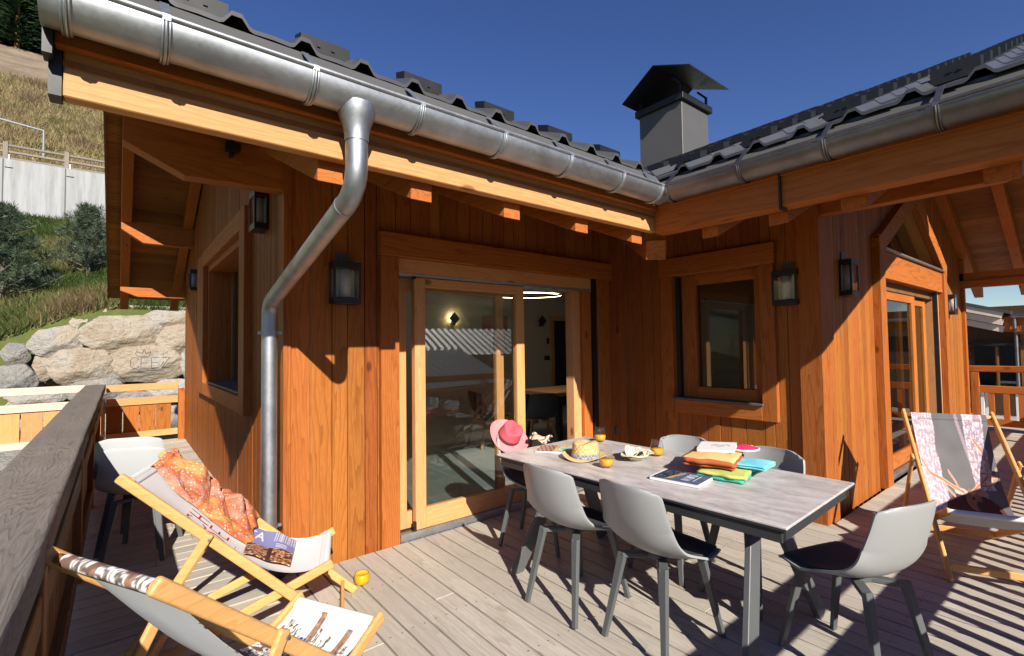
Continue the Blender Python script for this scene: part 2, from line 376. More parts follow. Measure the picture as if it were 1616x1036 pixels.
# ---- sliding door in wall A
dA = empty('sliding_door', (0, 0, 0)); dA.parent = chalet
MB().box(1.535, 1.683, 3.462, 3.514, -.02, 2.198).box(3.995, 4.19, 3.470, 3.514, -.02, 2.198).each('casing', 'larchZ', dA, bevel=.003)
MB().box(1.53, 4.225, 3.455, 3.514, 2.20, 2.382).build('lintel', 'beamX', dA, bevel=.004)
MB().box(1.683, 3.93, 3.50, 3.62, 2.085, 2.198).build('head_frame', 'paleX', dA, bevel=.003)
MB().box(3.805, 3.93, 3.505, 3.66, 0, 2.085).each('jamb', 'beamZ', dA, bevel=.003)
MB().box(3.675, 3.72, 3.53, 3.64, .0, 2.085).box(3.725, 3.80, 3.545, 3.66, 0, 2.085).box(1.683, 1.715, 3.53, 3.66, 0, 2.085).each('jamb', 'paleZ', dA, bevel=.003)
MB().box(3.936, 3.984, 3.475, 3.53, 0, 2.198).build('blind_guide', 'black', dA)
MB().box(1.69, 3.93, 3.50, 3.70, 2.06, 2.084).build('head_track', 'zinc', dA)
MB().box(1.69, 3.93, 3.47, 3.70, -.01, .035).box(1.70, 3.92, 3.485, 3.50, .035, .05).each('threshold', 'zinc', dA)
def leaf(x0, x1, y0, y1, z0, z1, st, rb, rt, parent, glass='glass', name='door_leaf', wd='pale'):
    o = MB().box(x0, x0+st, y0, y1, z0, z1).box(x1-st, x1, y0, y1, z0, z1).build(name, wd+'Z', parent, bevel=.004)
    MB().box(x0+st, x1-st, y0+.002, y1-.002, z0, z0+rb).box(x0+st, x1-st, y0+.002, y1-.002, z1-rt, z1).each('rail', wd+'X', o, bevel=.003)
    ym = (y0+y1)/2
    MB().add([(x0+st-.01, ym, z0+rb-.01), (x1-st+.01, ym, z0+rb-.01), (x1-st+.01, ym, z1-rt+.01), (x0+st-.01, ym, z1-rt+.01)], [(0,1,2,3)]).build('pane', glass, o)
    return o
lf = leaf(1.835, 2.985, 3.50, 3.56, .05, 2.055, .095, .16, .075, dA)
MB().box(1.815, 1.835, 3.49, 3.52, .05, .12).box(1.82, 1.84, 3.485, 3.52, 2.04, 2.06).each('runner', 'black', lf)
lf2 = leaf(1.716, 2.80, 3.585, 3.64, .05, 2.05, .085, .13, .10, dA)

# ---- window in wall C
wc = empty('window', (0, 0, 0)); wc.parent = chalet
MB().box(4.475, 4.529, 1.85, 3.03, 2.195, 2.385).box(4.478, 4.529, 1.99, 2.87, .79, .922).each('casing', 'beamY', wc, bevel=.004)
MB().box(4.480, 4.529, 1.86, 1.988, .79, 2.193).box(4.480, 4.529, 2.875, 3.015, .79, 2.193).each('casing', 'larchZ', wc, bevel=.003)
MB().box(4.452, 4.65, 1.975, 2.895, .925, .945).build('sill', 'leggrey', wc, bevel=.002)
MB().box(4.52, 4.56, 2.822, 2.862, .946, 2.19).build('blind_guide', 'black', wc)
MB().box(4.575, 4.66, 1.99, 2.075, .946, 2.19).box(4.575, 4.66, 2.66, 2.822, .946, 2.19).each('window_frame', 'larchZ', wc, bevel=.003)
MB().box(4.577, 4.66, 2.075, 2.66, .946, 1.055).box(4.577, 4.66, 2.075, 2.66, 2.09, 2.19).each('window_frame', 'beamY', wc, bevel=.003)
MB().add([(4.62, 2.06, 1.04), (4.62, 2.68, 1.04), (4.62, 2.68, 2.11), (4.62, 2.06, 2.11)], [(0,1,2,3)]).build('pane', 'glassdark', wc)
MB().box(4.78, 4.80, 2.30, 2.34, .95, 1.55).build('window_catch', 'paleZ', wc)

# ---- deep window in wall B
wb = empty('window', (0, 0, 0)); wb.parent = chalet
MB().box(.815, .879, 4.62, 4.85, .93, 2.73).box(.825, .879, 7.3, 7.9, .93, 2.73).each('casing', 'larchZ', wb, bevel=.004)
MB().box(.825, .879, 4.85, 7.3, .93, 1.078).box(.820, .879, 4.85, 7.3, 2.562, 2.74).each('casing', 'beamY', wb, bevel=.004)
MB().box(.88, 1.18, 7.22, 7.30, 1.1, 2.56).box(.88, 1.18, 4.85, 4.90, 1.1, 2.56).each('reveal', 'beamZ', wb)
MB().box(.88, 1.18, 4.9, 7.22, 2.49, 2.56).build('reveal', 'beamY', wb)
MB().box(.86, 1.18, 4.9, 7.22, 1.079, 1.10).build('sill', 'leggrey', wb)
MB().box(1.14, 1.18, 7.13, 7.22, 1.1, 2.49).box(1.14, 1.18, 4.9, 4.99, 1.1, 2.49).each('window_frame', 'brownZ', wb)
MB().box(1.135, 1.15, 7.205, 7.221, 1.1, 2.49).build('blind_guide', 'zinc', wb)
MB().add([(1.16, 4.98, 1.1), (1.16, 7.14, 1.1), (1.16, 7.14, 2.49), (1.16, 4.98, 2.49)], [(0,1,2,3)]).build('pane', 'glassdark', wb)

# ---- gable door in wall D
dd = empty('gable_door', (0, 0, 0)); dd.parent = chalet
MB().box(6.09, 6.27, 1.475, 1.549, -.02, 2.60).box(9.15, 9.33, 1.475, 1.549, -.02, 2.52).each('casing', 'larchZ', dd, bevel=.004)
MB().box(6.27, 9.15, 1.50, 1.60, 2.165, 2.46).build('lintel', 'beamX', dd, bevel=.004)
MB().box(6.27, 9.15, 1.46, 1.62, 2.462, 2.48).build('flashing', 'zinc', dd)
rk = MB()
for sg in (-1, 1):
    x0, x1 = 7.71+sg*1.60, 7.71
    rk.prism([(x0, 2.38), (x0+sg*.04, 2.56), (x1, 3.42), (x1, 3.19)] if 1 else [], 1, 1.470, 1.549)
rk.each('sloping_casing', 'beamX', dd, bevel=.004)
def zt(x): return 2.47+.52*(1.44-abs(x-7.71))
MB().add([(6.27, 1.68, 2.48), (9.15, 1.68, 2.48), (7.71, 1.68, 3.24)], [(0,1,2)]).build('pane', 'glassdark', dd)
MB().bar((7.0, 1.67, 2.48), (7.35, 1.67, 3.05), .03, .03, (0,1,0)).build('glazing_bar', 'black', dd)
rv = MB()
for sg in (-1, 1): rv.add([(7.71+sg*1.44, 1.55, 2.47), (7.71+sg*1.44, 1.73, 2.47), (7.71, 1.73, 3.22), (7.71, 1.55, 3.22)], [(0,1,2,3)])
rv.each('reveal', 'paleX', dd)
MB().box(6.27, 6.31, 1.55, 1.73, 0, 2.16).box(9.10, 9.15, 1.55, 1.73, 0, 2.16).each('jamb', 'paleZ', dd)
MB().box(8.93, 8.98, 1.53, 1.58, 0, 2.16).build('blind_guide', 'black', dd)
MB().box(6.27, 9.15, 1.60, 1.73, 2.07, 2.16).build('head_frame', 'brownZ', dd)
leaf(6.48, 7.95, 1.58, 1.63, .05, 2.05, .15, .16, .09, dd, 'glassdark', wd='beam')
leaf(7.55, 8.93, 1.66, 1.71, .05, 2.05, .13, .15, .09, dd, 'glassdark', wd='beam')
MB().box(6.30, 9.12, 1.53, 1.73, -.01, .04).build('threshold', 'zinc', dd)
MB().box(6.38, 6.48, 1.575, 1.62, .06, .11).build('runner', 'black', dd)

# ---- roofs
def slab(mb, poly, zf, th):
    n = len(poly); v = [(x, y, zf(x, y)) for x, y in poly]+[(x, y, zf(x, y)-th) for x, y in poly]
    mb.add(v, [tuple(range(n)), tuple(range(n, 2*n))[::-1]]+[(i, i+n, (i+1) % n+n, (i+1) % n) for i in range(n)])
YR, XR = 6.76, 7.67
polyA1 = [(-.155, 2.13), (3.15, 2.13), (7.67, 6.65), (7.67, YR), (-.155, YR)]
polyA2 = [(-.155, YR), (7.67, YR), (7.67, 11.36), (-.155, 11.36)]
polyC1 = [(3.15, -.38), (XR, -.38), (XR, 6.65), (3.15, 2.13)]
polyC2 = [(XR, -.38), (12.16, -.38), (12.16, 11.36), (XR, 11.36)]
zA1 = lambda x, y: 2.45+S*(y-2.16); zA2 = lambda x, y: 2.45+S*(2*YR-y-2.16)
zC1 = lambda x, y: 2.45+S*(x-3.18); zC2 = lambda x, y: 2.45+S*(2*XR-x-3.18)
roof1 = MB(); [slab(roof1, p, (lambda x, y, z=z: z(x, y)+.30), .13) for p, z in ((polyA1, zA1), (polyA2, zA2))]
roof1 = roof1.build('roof', 'roof', chalet)
roof2 = MB(); [slab(roof2, p, (lambda x, y, z=z: z(x, y)+.297), .13) for p, z in ((polyC1, zC1), (polyC2, zC2))]
roof2 = roof2.build('roof', 'roof', chalet)
def soffit(poly, zf, along, wd, m, parent):
    """boards under the roof: strips along one axis, clipped to the polygon"""
    mb = MB(); k = 1 if along == 'X' else 0; lo = min(p[k] for p in poly); hi = max(p[k] for p in poly); n = int((hi-lo)/wd)
    def cross(t):
        xs = []
        for (a, b) in zip(poly, poly[1:]+poly[:1]):
            if (a[k]-t)*(b[k]-t) < 0: f = (t-a[k])/(b[k]-a[k]); xs.append(a[1-k]+f*(b[1-k]-a[1-k]))
        return (min(xs), max(xs)) if len(xs) > 1 else None
    for i in range(n):
        t0, t1 = lo+i*(hi-lo)/n+.002, lo+(i+1)*(hi-lo)/n-.002; c = cross((t0+t1)/2)
        if not c: continue
        q = [(c[0], t0), (c[1], t0), (c[1], t1), (c[0], t1)] if along == 'X' else [(t0, c[0]), (t1, c[0]), (t1, c[1]), (t0, c[1])]
        slab(mb, q, lambda x, y: zf(x, y)+.02, .02)
    return mb.build('soffit', m, parent)
soffit(polyA1, zA1, 'X', .13, 'soffit', roof1); soffit(polyA2, zA2, 'X', .13, 'soffit', roof1)
soffit(polyC1, zC1, 'Y', .13, 'soffitY', roof2); soffit(polyC2, zC2, 'Y', .13, 'soffitY', roof2)
# tile sheets: ribs run up the slope, every row laps over the one below
def sheets(ax, t0, t1, c0f, c1f, zf, rows0=0, rows=13, rl=.36, hh=.040):
    P_ = .2565; prof = [(.0, hh), (.018, hh), (.045, .006), (.06, 0), (.128, .003), (.197, 0), (.212, .006), (.239, hh)]
    mb = MB()
    for r_ in range(rows0, rows0+rows):
        a = t0+r_*rl; b = min(a+rl+.03, t1)
        if a >= t1: break
        lo = c0f(a); hi = c1f(a); us = []; u = .085+math.floor((lo-.085)/P_)*P_
        while u < hi: us += [(u+p[0], p[1]) for p in prof if lo <= u+p[0] <= hi]; u += P_
        if len(us) < 3: continue
        v = []
        for (c, h) in us:
            jit = .003*noise.noise(Vector((c*1.3, r_*2.1, 0)))
            for t, e in ((a, -.006), (a, .012), (b, .002)):
                z = zf(t)+.303+e+h+jit; v.append((c, t, z) if ax == 'Y' else (t, c, z))
        n = len(us); mb.add(v, [(3*i+j, 3*i+j+1, 3*i+4+j, 3*i+3+j) for i in range(n-1) for j in (0, 1)])
    return mb
sheets('Y', 2.10, YR, lambda t: -.19, lambda t: t+1.0, lambda t: 2.477+S*(t-2.16), hh=.045).build('tile_sheets', 'roof', roof1)
sheets('X', 3.11, XR, lambda t: -.40, lambda t: t-1.0, lambda t: 2.45+S*(t-3.18)).build('tile_sheets', 'roof', roof2)
# drip edge behind the gutters
MB().prism([(2.005, 2.598), (2.098, 2.742), (2.105, 2.742), (2.105, 2.60), (2.02, 2.59)], 0, -.19, 3.10).build('drip_edge', 'chimney', roof1)
MB().prism([(3.025, 2.598), (3.135, 2.712), (3.135, 2.60), (3.04, 2.59)], 1, -.40, 2.06).build('drip_edge', 'chimney', roof2)
# snow guards
def guard(ax, c, t, ln, zf, parent):
    mb = MB(); z = zf(t)+.366; h = .055
    if ax == 'Y':
        mb.prism([(t, z-.03), (t+.09, z-.0), (t+.10, z+h+.036), (t, z+h)], 0, c, c+ln)
        mb.box(c+.07, c+.085, t-.006, t, z+.012, z+.022).box(c+ln-.09, c+ln-.075, t-.006, t, z+.012, z+.022)
    else:
        mb.prism([(t, z-.03), (t+.09, z-.0), (t+.10, z+h+.036), (t, z+h)], 1, c, c+ln)
        mb.box(t-.006, t, c+.07, c+.085, z+.012, z+.022).box(t-.006, t, c+ln-.09, c+ln-.075, z+.012, z+.022)
    return mb.build('snow_guard', 'roofdark', parent)
for k in range(6): guard('Y', .113+.513*k, 2.27, .225, lambda t: 2.468+S*(t-2.16), roof1)
for r_ in range(0, 12):
    t = 3.40+r_*.36; k = 0
    while True:
        c = .085+.2565+.028+.513*k
        if c > t-1.35 or k > 9: break
        guard('X', c, t, .20, lambda t: 2.45+S*(t-3.18)-.018, roof2); k += 1
# fascias, eave beam
MB().box(-.155, 3.16, 2.140, 2.20, 2.34, 2.52).build('fascia', 'paleX', roof1, bevel=.004)
MB().box(-.175, 3.13, 2.095, 2.138, 2.487, 2.60).build('upper_fascia', 'beamX', roof1, bevel=.004)
MB().box(-.20, -.176, 2.07, 2.14, 2.44, 2.66).box(-.19, -.157, 2.135, 2.21, 2.335, 2.62).each('end_flashing', 'black', roof1)
MB().box(3.125, 3.25, -.38, 2.139, 2.322, 2.595).build('eave_beam', 'beamY', roof2, bevel=.005)
MB().box(3.108, 3.124, -.38, 2.094, 2.505, 2.598).build('upper_fascia', 'beamY', roof2, bevel=.003)
MB().box(3.104, 3.2, 1.232, 1.243, 2.30, 2.56).build('joint_strap', 'black', roof2)
# rafters
def raft(ax, c, wd, t0, t1, z0, up, parent, nm='rafter', dep=.205):
    q = [(t0, z0), (t1, z0+up*(t1-t0)), (t1, z0+up*(t1-t0)+dep), (t0, z0+dep)]
    if ax == 'Y': return MB().prism(q, 0, c-wd/2, c+wd/2).build(nm, 'beamY', parent, bevel=.004)
    return MB().prism([(a, b) for a, b in q], 1, c-wd/2, c+wd/2).build(nm, 'beamX', parent, bevel=.004)
for c in (.74, 1.2, 1.8, 2.4, 3.0): raft('Y', c, .12, 2.205, 6.7 if c < .8 else 3.62, 2.245, S, roof1)
for c in (.06, .80): raft('Y', c, .12, 11.30, 6.82, 2.245, -S, roof1)
for c in (1.77, 1.31): raft('X', c, .12, 3.255, 4.62 if c > 1.5 else 4.62, 2.245, S, roof2)
for c in (.9, .3, -.3): raft('X', c, .13, 3.255, 7.6, 2.245, S, roof2)
for c in (1.49, .9, .3, -.3): raft('X', c, .12, 12.12, 7.74, 2.245, -S, roof2)
vr = MB().bar((3.20, 2.18, 2.215), (4.6, 3.58, 2.215+S*1.4), .15, .15).bar((3.22, 2.20, 2.31), (4.6, 3.58, 2.31+S*1.4), .15, .12); vr.build('valley_rafter', 'beamX', roof1, bevel=.004)
# purlins and wall plates under the overhangs
MB().prism([(0, 2.70), (.3, 2.555), (.88, 2.57), (.88, 2.95), (0, 2.95)], 1, 3.50, 3.62).build('wall_plate', 'beamX', roof1, bevel=.004)
MB().prism([(0, 3.24), (.26, 3.06), (.88, 3.06), (.88, 3.37), (0, 3.37)], 1, 8.84, 8.96).build('purlin', 'beamX', roof1, bevel=.004)
MB().prism([(0, 2.46), (.22, 2.37), (.88, 2.37), (.88, 2.52), (0, 2.52)], 1, 9.95, 10.07).build('wall_plate', 'beamX', roof1, bevel=.004)
MB().prism([(-.05, 2.70), (.42, 2.55), (1.549, 2.55), (1.549, 2.92), (-.05, 2.92)], 0, 4.53, 4.65).build('wall_plate', 'beamY', roof2, bevel=.004)
MB().prism([(-.38, 3.9), (1.549, 3.9), (1.549, 4.12), (-.38, 4.12)], 0, 7.60, 7.74).build('ridge_beam', 'beamY', roof2, bevel=.004)
MB().prism([(-.38, 2.33), (1.60, 2.33), (1.60, 2.45), (-.38, 2.45)], 0, 10.74, 10.86).prism([(-.38, 2.452), (1.60, 2.452), (1.60, 2.58), (-.38, 2.58)], 0, 10.78, 10.86).build('wall_plate', 'beamY', roof2, bevel=.004)
MB().prism([(-.38, 3.15), (1.549, 3.15), (1.549, 3.32), (-.38, 3.32)], 0, 9.2, 9.32).build('purlin', 'beamY', roof2, bevel=.004) if False else None
# barge boards
bg_ = MB()
for (y0, y1, up) in ((2.20, YR, S), (11.36, YR, -S)):
    z0 = 2.43; bg_.prism([(y0, z0), (y1, z0+S*abs(y1-y0)), (y1, z0+S*abs(y1-y0)+.2), (y0, z0+.2)], 0, -.175, -.15)
bg_.each('barge_board', 'brownZ', roof1)
bg_ = MB()
for (x0, x1) in ((3.13, XR), (12.16, XR)):
    z0 = 2.36; bg_.prism([(x0, z0), (x1, z0+S*abs(x1-x0)), (x1, z0+S*abs(x1-x0)+.24), (x0, z0+.24)], 1, -.41, -.381)
bg_.each('barge_board', 'beamX', roof2)
# floodlight under the eave
MB().box(.50, .58, 3.40, 3.46, 2.74, 2.79).box(.53, .55, 3.43, 3.50, 2.72, 2.84).build('sensor', 'black', chalet)

# ---- gutters
def gutter(ax, c, zc, r, a, b, m, parent, cap=True):
    mb = MB(); n = 18; th = .004
    pts = [(math.cos(math.pi+math.pi*i/n)*r, math.sin(math.pi+math.pi*i/n)*r) for i in range(n+1)]
    ins = [(x*(1-th/r), y*(1-th/r)) for x, y in pts[::-1]]
    poly = pts+ins; k = len(poly); v = []
    for t in (a, b):
        for x, z in poly: v.append((t, c+x, zc+z) if ax == 'X' else (c+x, t, zc+z))
    mb.add(v, [(i, i+k, (i+1) % k+k, (i+1) % k) for i in range(k)])
    if cap:
        t = a if ax == 'X' else a
        v = [(t, c+x, zc+z) if ax == 'X' else (c+x, t, zc+z) for x, z in pts]; mb.add(v, [tuple(range(len(v)))])
    e1 = (a, c-r-.001, zc+.012) if ax == 'X' else (c-r-.001, a, zc+.012); e2 = (b, c-r-.001, zc+.012) if ax == 'X' else (c-r-.001, b, zc+.012)
    mb.tube([e1, e2], .0100, 10)
    o = mb.build('gutter', m, parent, fix=False); return autosmooth(o, 50)
GR = .088
g1 = gutter('X', 2.022, 2.592, GR, -.20, 3.055, 'zinc', chalet)
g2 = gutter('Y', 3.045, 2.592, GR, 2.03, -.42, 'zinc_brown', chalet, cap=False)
def bracket(ax, t, parent, m):
    mb = MB(); n = 16; c = 2.022 if ax == 'X' else 3.045
    for dw, rr in ((.0, GR+.007),):
        pts = []
        for i in range(n+1):
            a_ = math.pi+math.pi*i/n; pts.append((math.cos(a_)*rr, math.sin(a_)*rr))
        q = lambda p: (t, c+p[0], 2.592+p[1]) if ax == 'X' else (c+p[0], t, 2.592+p[1])
        mb.tube([q(p) for p in pts], .0055, 8)
        mb2 = [q((p[0]*.99, p[1]*.99)) for p in pts]
        wv = Vector((.010, 0, 0)) if ax == 'X' else Vector((0, .010, 0))
        mb.tube([Vector(p)+wv for p in mb2], .004, 6); mb.tube([Vector(p)-wv for p in mb2], .004, 6)
    q0 = (t, c-GR, 2.605) if ax == 'X' else (c-GR, t, 2.605); q1 = (t, c+.06, 2.735) if ax == 'X' else (c+.06, t, 2.735)
    mb.bar(q0, q1, .028, .004)
    q0 = (t, c-GR, 2.60) if ax == 'X' else (c-GR, t, 2.60)
    mb.box(q0[0]-.011, q0[0]+.011, q0[1]-.012, q0[1]+.012, 2.588, 2.608)
    o = mb.build('gutter_bracket', m, parent); autosmooth(o)
for t in (-.14, .11, .59, 1.06, 1.54, 2.03, 2.51, 2.93): bracket('X', t, g1, 'zinc')
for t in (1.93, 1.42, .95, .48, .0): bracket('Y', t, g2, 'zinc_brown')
# ---- downpipe
def arc(p0, p1, p2, rad, n=7):
    p0, p1, p2 = Vector(p0), Vector(p1), Vector(p2); a = (p0-p1).normalized(); b = (p2-p1).normalized()
    s_, e_ = p1+a*rad, p1+b*rad; return [(s_*(1-t)**2+p1*2*t*(1-t)+e_*t*t) for t in [i/n for i in range(n+1)]]
P = [(.787, 2.022, 2.50), (.787, 2.022, 2.175), (.757, 3.435, 1.79), (.757, 3.435, .30)]
path = [Vector(P[0])]+arc(P[0], P[1], P[2], .12)+arc(P[1], P[2], P[3], .09)+[Vector(P[3])]
dp = MB().tube(path, .047, 22)
dp.lathe([(.0485, 0), (.0485, .05), (.050, .055), (.050, 0)], 20, (.787, 2.022, 2.43))
dp = dp.build('downpipe', 'zinc', chalet, smooth=True); autosmooth(dp, 60)
o = MB().lathe([(.050, -.14), (.051, -.11), (.058, -.075), (.070, -.045), (.080, -.015), (.084, .015), (.080, .016), (.05, -.10)], 28, (.787, 2.022, 2.525)).build('outlet', 'zinc', dp); autosmooth(o, 50)
MB().tube([(.757, 3.435, .31), (.757, 3.435, .13), (.80, 3.40, .02)], .054, 20).build('shoe', 'black', dp, smooth=True)
for z in (1.60, .36):
    o = MB().lathe([(.049, -.012), (.053, -.012), (.053, .012), (.049, .012)], 24, (.757, 3.435, z)).box(.80, .83, 3.425, 3.445, z-.009, z+.009).box(.69, .715, 3.425, 3.445, z-.009, z+.009).tube([(.757, 3.48, z), (.757, 3.52, z)], .006, 8).build('pipe_clip', 'zinc', dp)
a_, b_ = Vector(P[1]), Vector(P[2])
for f in (.10, .93):
    p = a_.lerp(b_, f); d = (b_-a_).normalized()
    MB().tube([p-d*.008, p+d*.008], .0495, 22).build('joint', 'zinc', dp, smooth=True)

# ---- chimney
ch = MB().box(6.5, 7.25, 3.92, 4.68, 3.6, 5.16).build('chimney', 'chimney', roof2, bevel=.006)
MB().box(6.45, 7.30, 3.87, 4.73, 5.14, 5.24).build('collar', 'black', ch, bevel=.004)
cp = MB(); pr = [(3.59, 5.40), (4.19, 5.66), (4.77, 5.30), (4.77, 5.315), (4.19, 5.675), (3.59, 5.415)]
cp.prism(pr, 0, 6.18, 7.28); cp.build('cowl', 'roofdark', ch)
ps = MB()
for x in (6.50, 7.22):
    for y in (3.93, 4.66): ps.bar((x, y, 5.2), (x, y, 5.40), .03, .03, (1, 0, 0)); ps.bar((x, y, 5.39), (x, y+(.14 if y < 4.2 else -.14), 5.54 if y < 4.2 else 5.46), .03, .03, (1, 0, 0))
ps.each('cowl_post', 'black', ch)
fl_ = MB(); slab(fl_, [(6.3, 3.7), (7.4, 3.7), (7.4, 4.8), (6.3, 4.8)], lambda x, y: zC1(x, y)+.345, .01); fl_.build('flashing', 'chimney', ch)
# socket covers, small fittings on the walls
MB().box(4.29, 4.335, 3.485, 3.512, .49, .575).build('socket', 'leggrey', chalet, bevel=.006)
MB().box(9.60, 9.68, 1.52, 1.548, .50, .60).build('socket', 'zinc', chalet, bevel=.005)

M['gapshade'] = mat('under_deck_shade', (.015, .012, .01), .9)
# ================================================================ DECK
dk = MB(); r = random.Random(3)
x = .935
while x < 11.9:
    wd = .135; y = -.62; yend = 3.46 if x < 4.45 else 1.49
    lo = y
    while lo < yend:
        hi = min(yend, lo+r.uniform(1.8, 4)) if r.random() < .4 else yend
        if yend-hi < .5: hi = yend
        dk.box(x+.006, x+wd-.006, lo+.0012, hi-.0012, -.028, 0-r.uniform(0, .0025)); lo = hi
    x += wd
deck = dk.build('deck_floor', 'deckY', bevel=.003); tag(deck, kind='structure')
MB().box(1.68, 3.95, 3.44, 3.64, -.06, -.012).build('deck_strip', 'deckX', deck)
dk2 = MB(); y = -.62
while y < 9.95:
    lo = -.34
    c = r.choice([None, r.uniform(.1, .6)])
    for a, b in ([(lo, .932)] if c is None else [(lo, c), (c, .932)]): dk2.box(a+.001, b-.001, y+.0055, y+.1295, -.028, -r.uniform(0, .0025))
    y += .135
dk2.build('walkway_boards', 'deckX', deck, bevel=.003)
MB().box(-.34, 11.9, -.62, 3.46, -.30, -.14).box(-.34, .9, 3.46, 9.98, -.30, -.14).build('gap_shade_sheet', 'gapshade', deck)  # near-black sheet; the shade in the board gaps is put into its colour

sc_ = MB(); x = .935
while x < 11.8:
    for y in [-.35+.55*k for k in range(7)]:
        if y > (3.4 if x < 4.4 else 1.4): continue
        for dx in (.035, .10):
            cx, cy_ = x+dx+r.uniform(-.003, .003), y+r.uniform(-.006, .006); sc_.add([(cx+.0045*math.cos(k*math.pi/3), cy_+.0045*math.sin(k*math.pi/3), .0006) for k in range(6)], [tuple(range(6))])
    x += .135
sc_.build('screw_heads', mat('screw', (.06, .055, .05), .5, .4), deck)
# ---- railings
def rail_y(name, x0, x1, ya, yb, side, m1, m2, label, solid=True, posts=(), top=.98, slat_w=.135, slat_gap=.006, wide=None):
    """railing along Y; x0..x1 thickness; solid boards or balusters"""
    t = empty(name, ((x0+x1)/2, ya, 0), label=label, cat='railing'); o_ = t.location.copy()
    w0, w1 = wide or (x0, x1)
    def B(mb, nm, mt, **k): return mb.build(nm, mt, t, loc=(-o_.x, -o_.y, 0), **k)
    B(MB().box(w0, w1, ya, yb, top-.10, top), 'top_rail', m1, bevel=.012, seg=2)
    B(MB().box(x0+.02, x1-.01, ya, yb, .62, .735), 'mid_rail', m2+'Y', bevel=.004)
    B(MB().box(x0+.02, x1-.01, ya, yb, .09, .19), 'bottom_rail', m2+'Y', bevel=.004)
    mb = MB(); y = ya; xm = (x0+x1)/2
    st = slat_w+slat_gap
    while y < yb-slat_w*.5:
        if solid: mb.box(xm-.015, xm+.015, y, y+slat_w, .19, .62)
        else: B(MB().box(xm-.03, xm+.03, y, y+slat_w, .19, .62), 'baluster', m2+'Z', bevel=.003)
        y += st
    if solid: B(mb, 'boards', m2+'Z', bevel=.002)
    for p in posts: B(MB().box(x0+.005, x1-.005, p-.05, p+.05, -.1, top-.10), 'post', m2+'Z', bevel=.004)
    return t
def rail_x(name, y0, y1, xa, xb, m1, m2, label, posts=(), top=.95, slat_w=.21, slat_gap=.012, zs=(.62, .735, .09, .19)):
    t = empty(name, (xa, (y0+y1)/2, 0), label=label, cat='railing'); o_ = t.location.copy()
    def B(mb, nm, mt, **k): return mb.build(nm, mt, t, loc=(-o_.x, -o_.y, 0), **k)
    B(MB().box(xa, xb, y0, y1, top-.11, top), 'top_rail', m1, bevel=.006)
    B(MB().box(xa, xb, y0+.01, y1-.02, zs[0], zs[1]), 'mid_rail', m1, bevel=.004)
    B(MB().box(xa, xb, y0+.01, y1-.02, zs[2], zs[3]), 'bottom_rail', m1, bevel=.004)
    mb = MB(); x = xa; ym = (y0+y1)/2
    while x < xb-slat_w*.5:
        mb.box(x, min(x+slat_w, xb), ym-.012, ym+.012, zs[3], zs[0]); x += slat_w+slat_gap
    B(mb, 'boards', m2, bevel=.002)
    for p in posts: B(MB().box(p-.045, p+.045, y0+.005, y1+.0, -.1, top-.11), 'post', m2, bevel=.004)
    return t
M['brownY'] = wood('brown_panel_Y', (.17, .09, .04), (.08, .038, .018), 'Y', vary=.2)
M['brownX'] = wood('brown_panel_X', (.17, .09, .04), (.08, .038, .018), 'X', vary=.2)
rl = rail_y('railing', -.30, -.17, -.60, 9.80, 1, 'greyY', 'brown', 'long weathered grey handrail with dark brown boards beside the two left deckchairs', posts=(.4, 2.2, 4.3, 6.2, 8.1), wide=(-.40, -.155))
# rough hewn surface on the cap
cap = [c for c in rl.children if c.name.startswith('top_rail')][0]
me = cap.data; bm = bmesh.new(); bm.from_mesh(me)
bmesh.ops.subdivide_edges(bm, edges=[e for e in bm.edges if abs((e.verts[0].co-e.verts[1].co).y) > 5], cuts=260)
bmesh.ops.subdivide_edges(bm, edges=[e for e in bm.edges if abs((e.verts[0].co-e.verts[1].co).x) > .2], cuts=10)
for v in bm.verts:
    c = v.co; d = noise.noise(Vector((c.x*9, c.y*2.2, c.z*9)))*.007+noise.noise(Vector((c.x*40, c.y*5, c.z*40)))*.0025
    if c.z > .9: v.co.z += d
    v.co.x += noise.noise(Vector((c.y*1.3, c.z*8, 5)))*.006
for f in bm.faces: f.smooth = True
bm.to_mesh(me); bm.free()
rf = rail_x('railing', 9.90, 10.0, -.15, .78, 'paleX', 'larchZ', 'short orange board railing closing the far end of the walkway', posts=(.83,), top=.955, slat_w=.20)
rf2 = rail_x('railing', 9.92, 10.02, -4.2, -.16, 'bleached', 'paleZ', 'bleached pale board railing in front of the boulder wall', posts=(-3.9,), top=.975, slat_w=.225, slat_gap=.014)
r3 = rail_x('railing', -.37, -.25, -.15, 11.0, 'beamX', 'larchZ', 'baluster railing along the deck edge whose striped shadow falls by the deer deckchair', posts=(-.1, 1.3, 2.74, 5.3, 7.6, 9.8), top=.98, slat_w=.06, slat_gap=.095)
r4 = rail_y('railing', 10.98, 11.09, -.3, 1.52, 1, 'beamY', 'beam', 'orange baluster railing beyond the gable wall, right of the door', posts=(1.45, -.2), top=1.06, slat_w=.07, slat_gap=.10, solid=False)
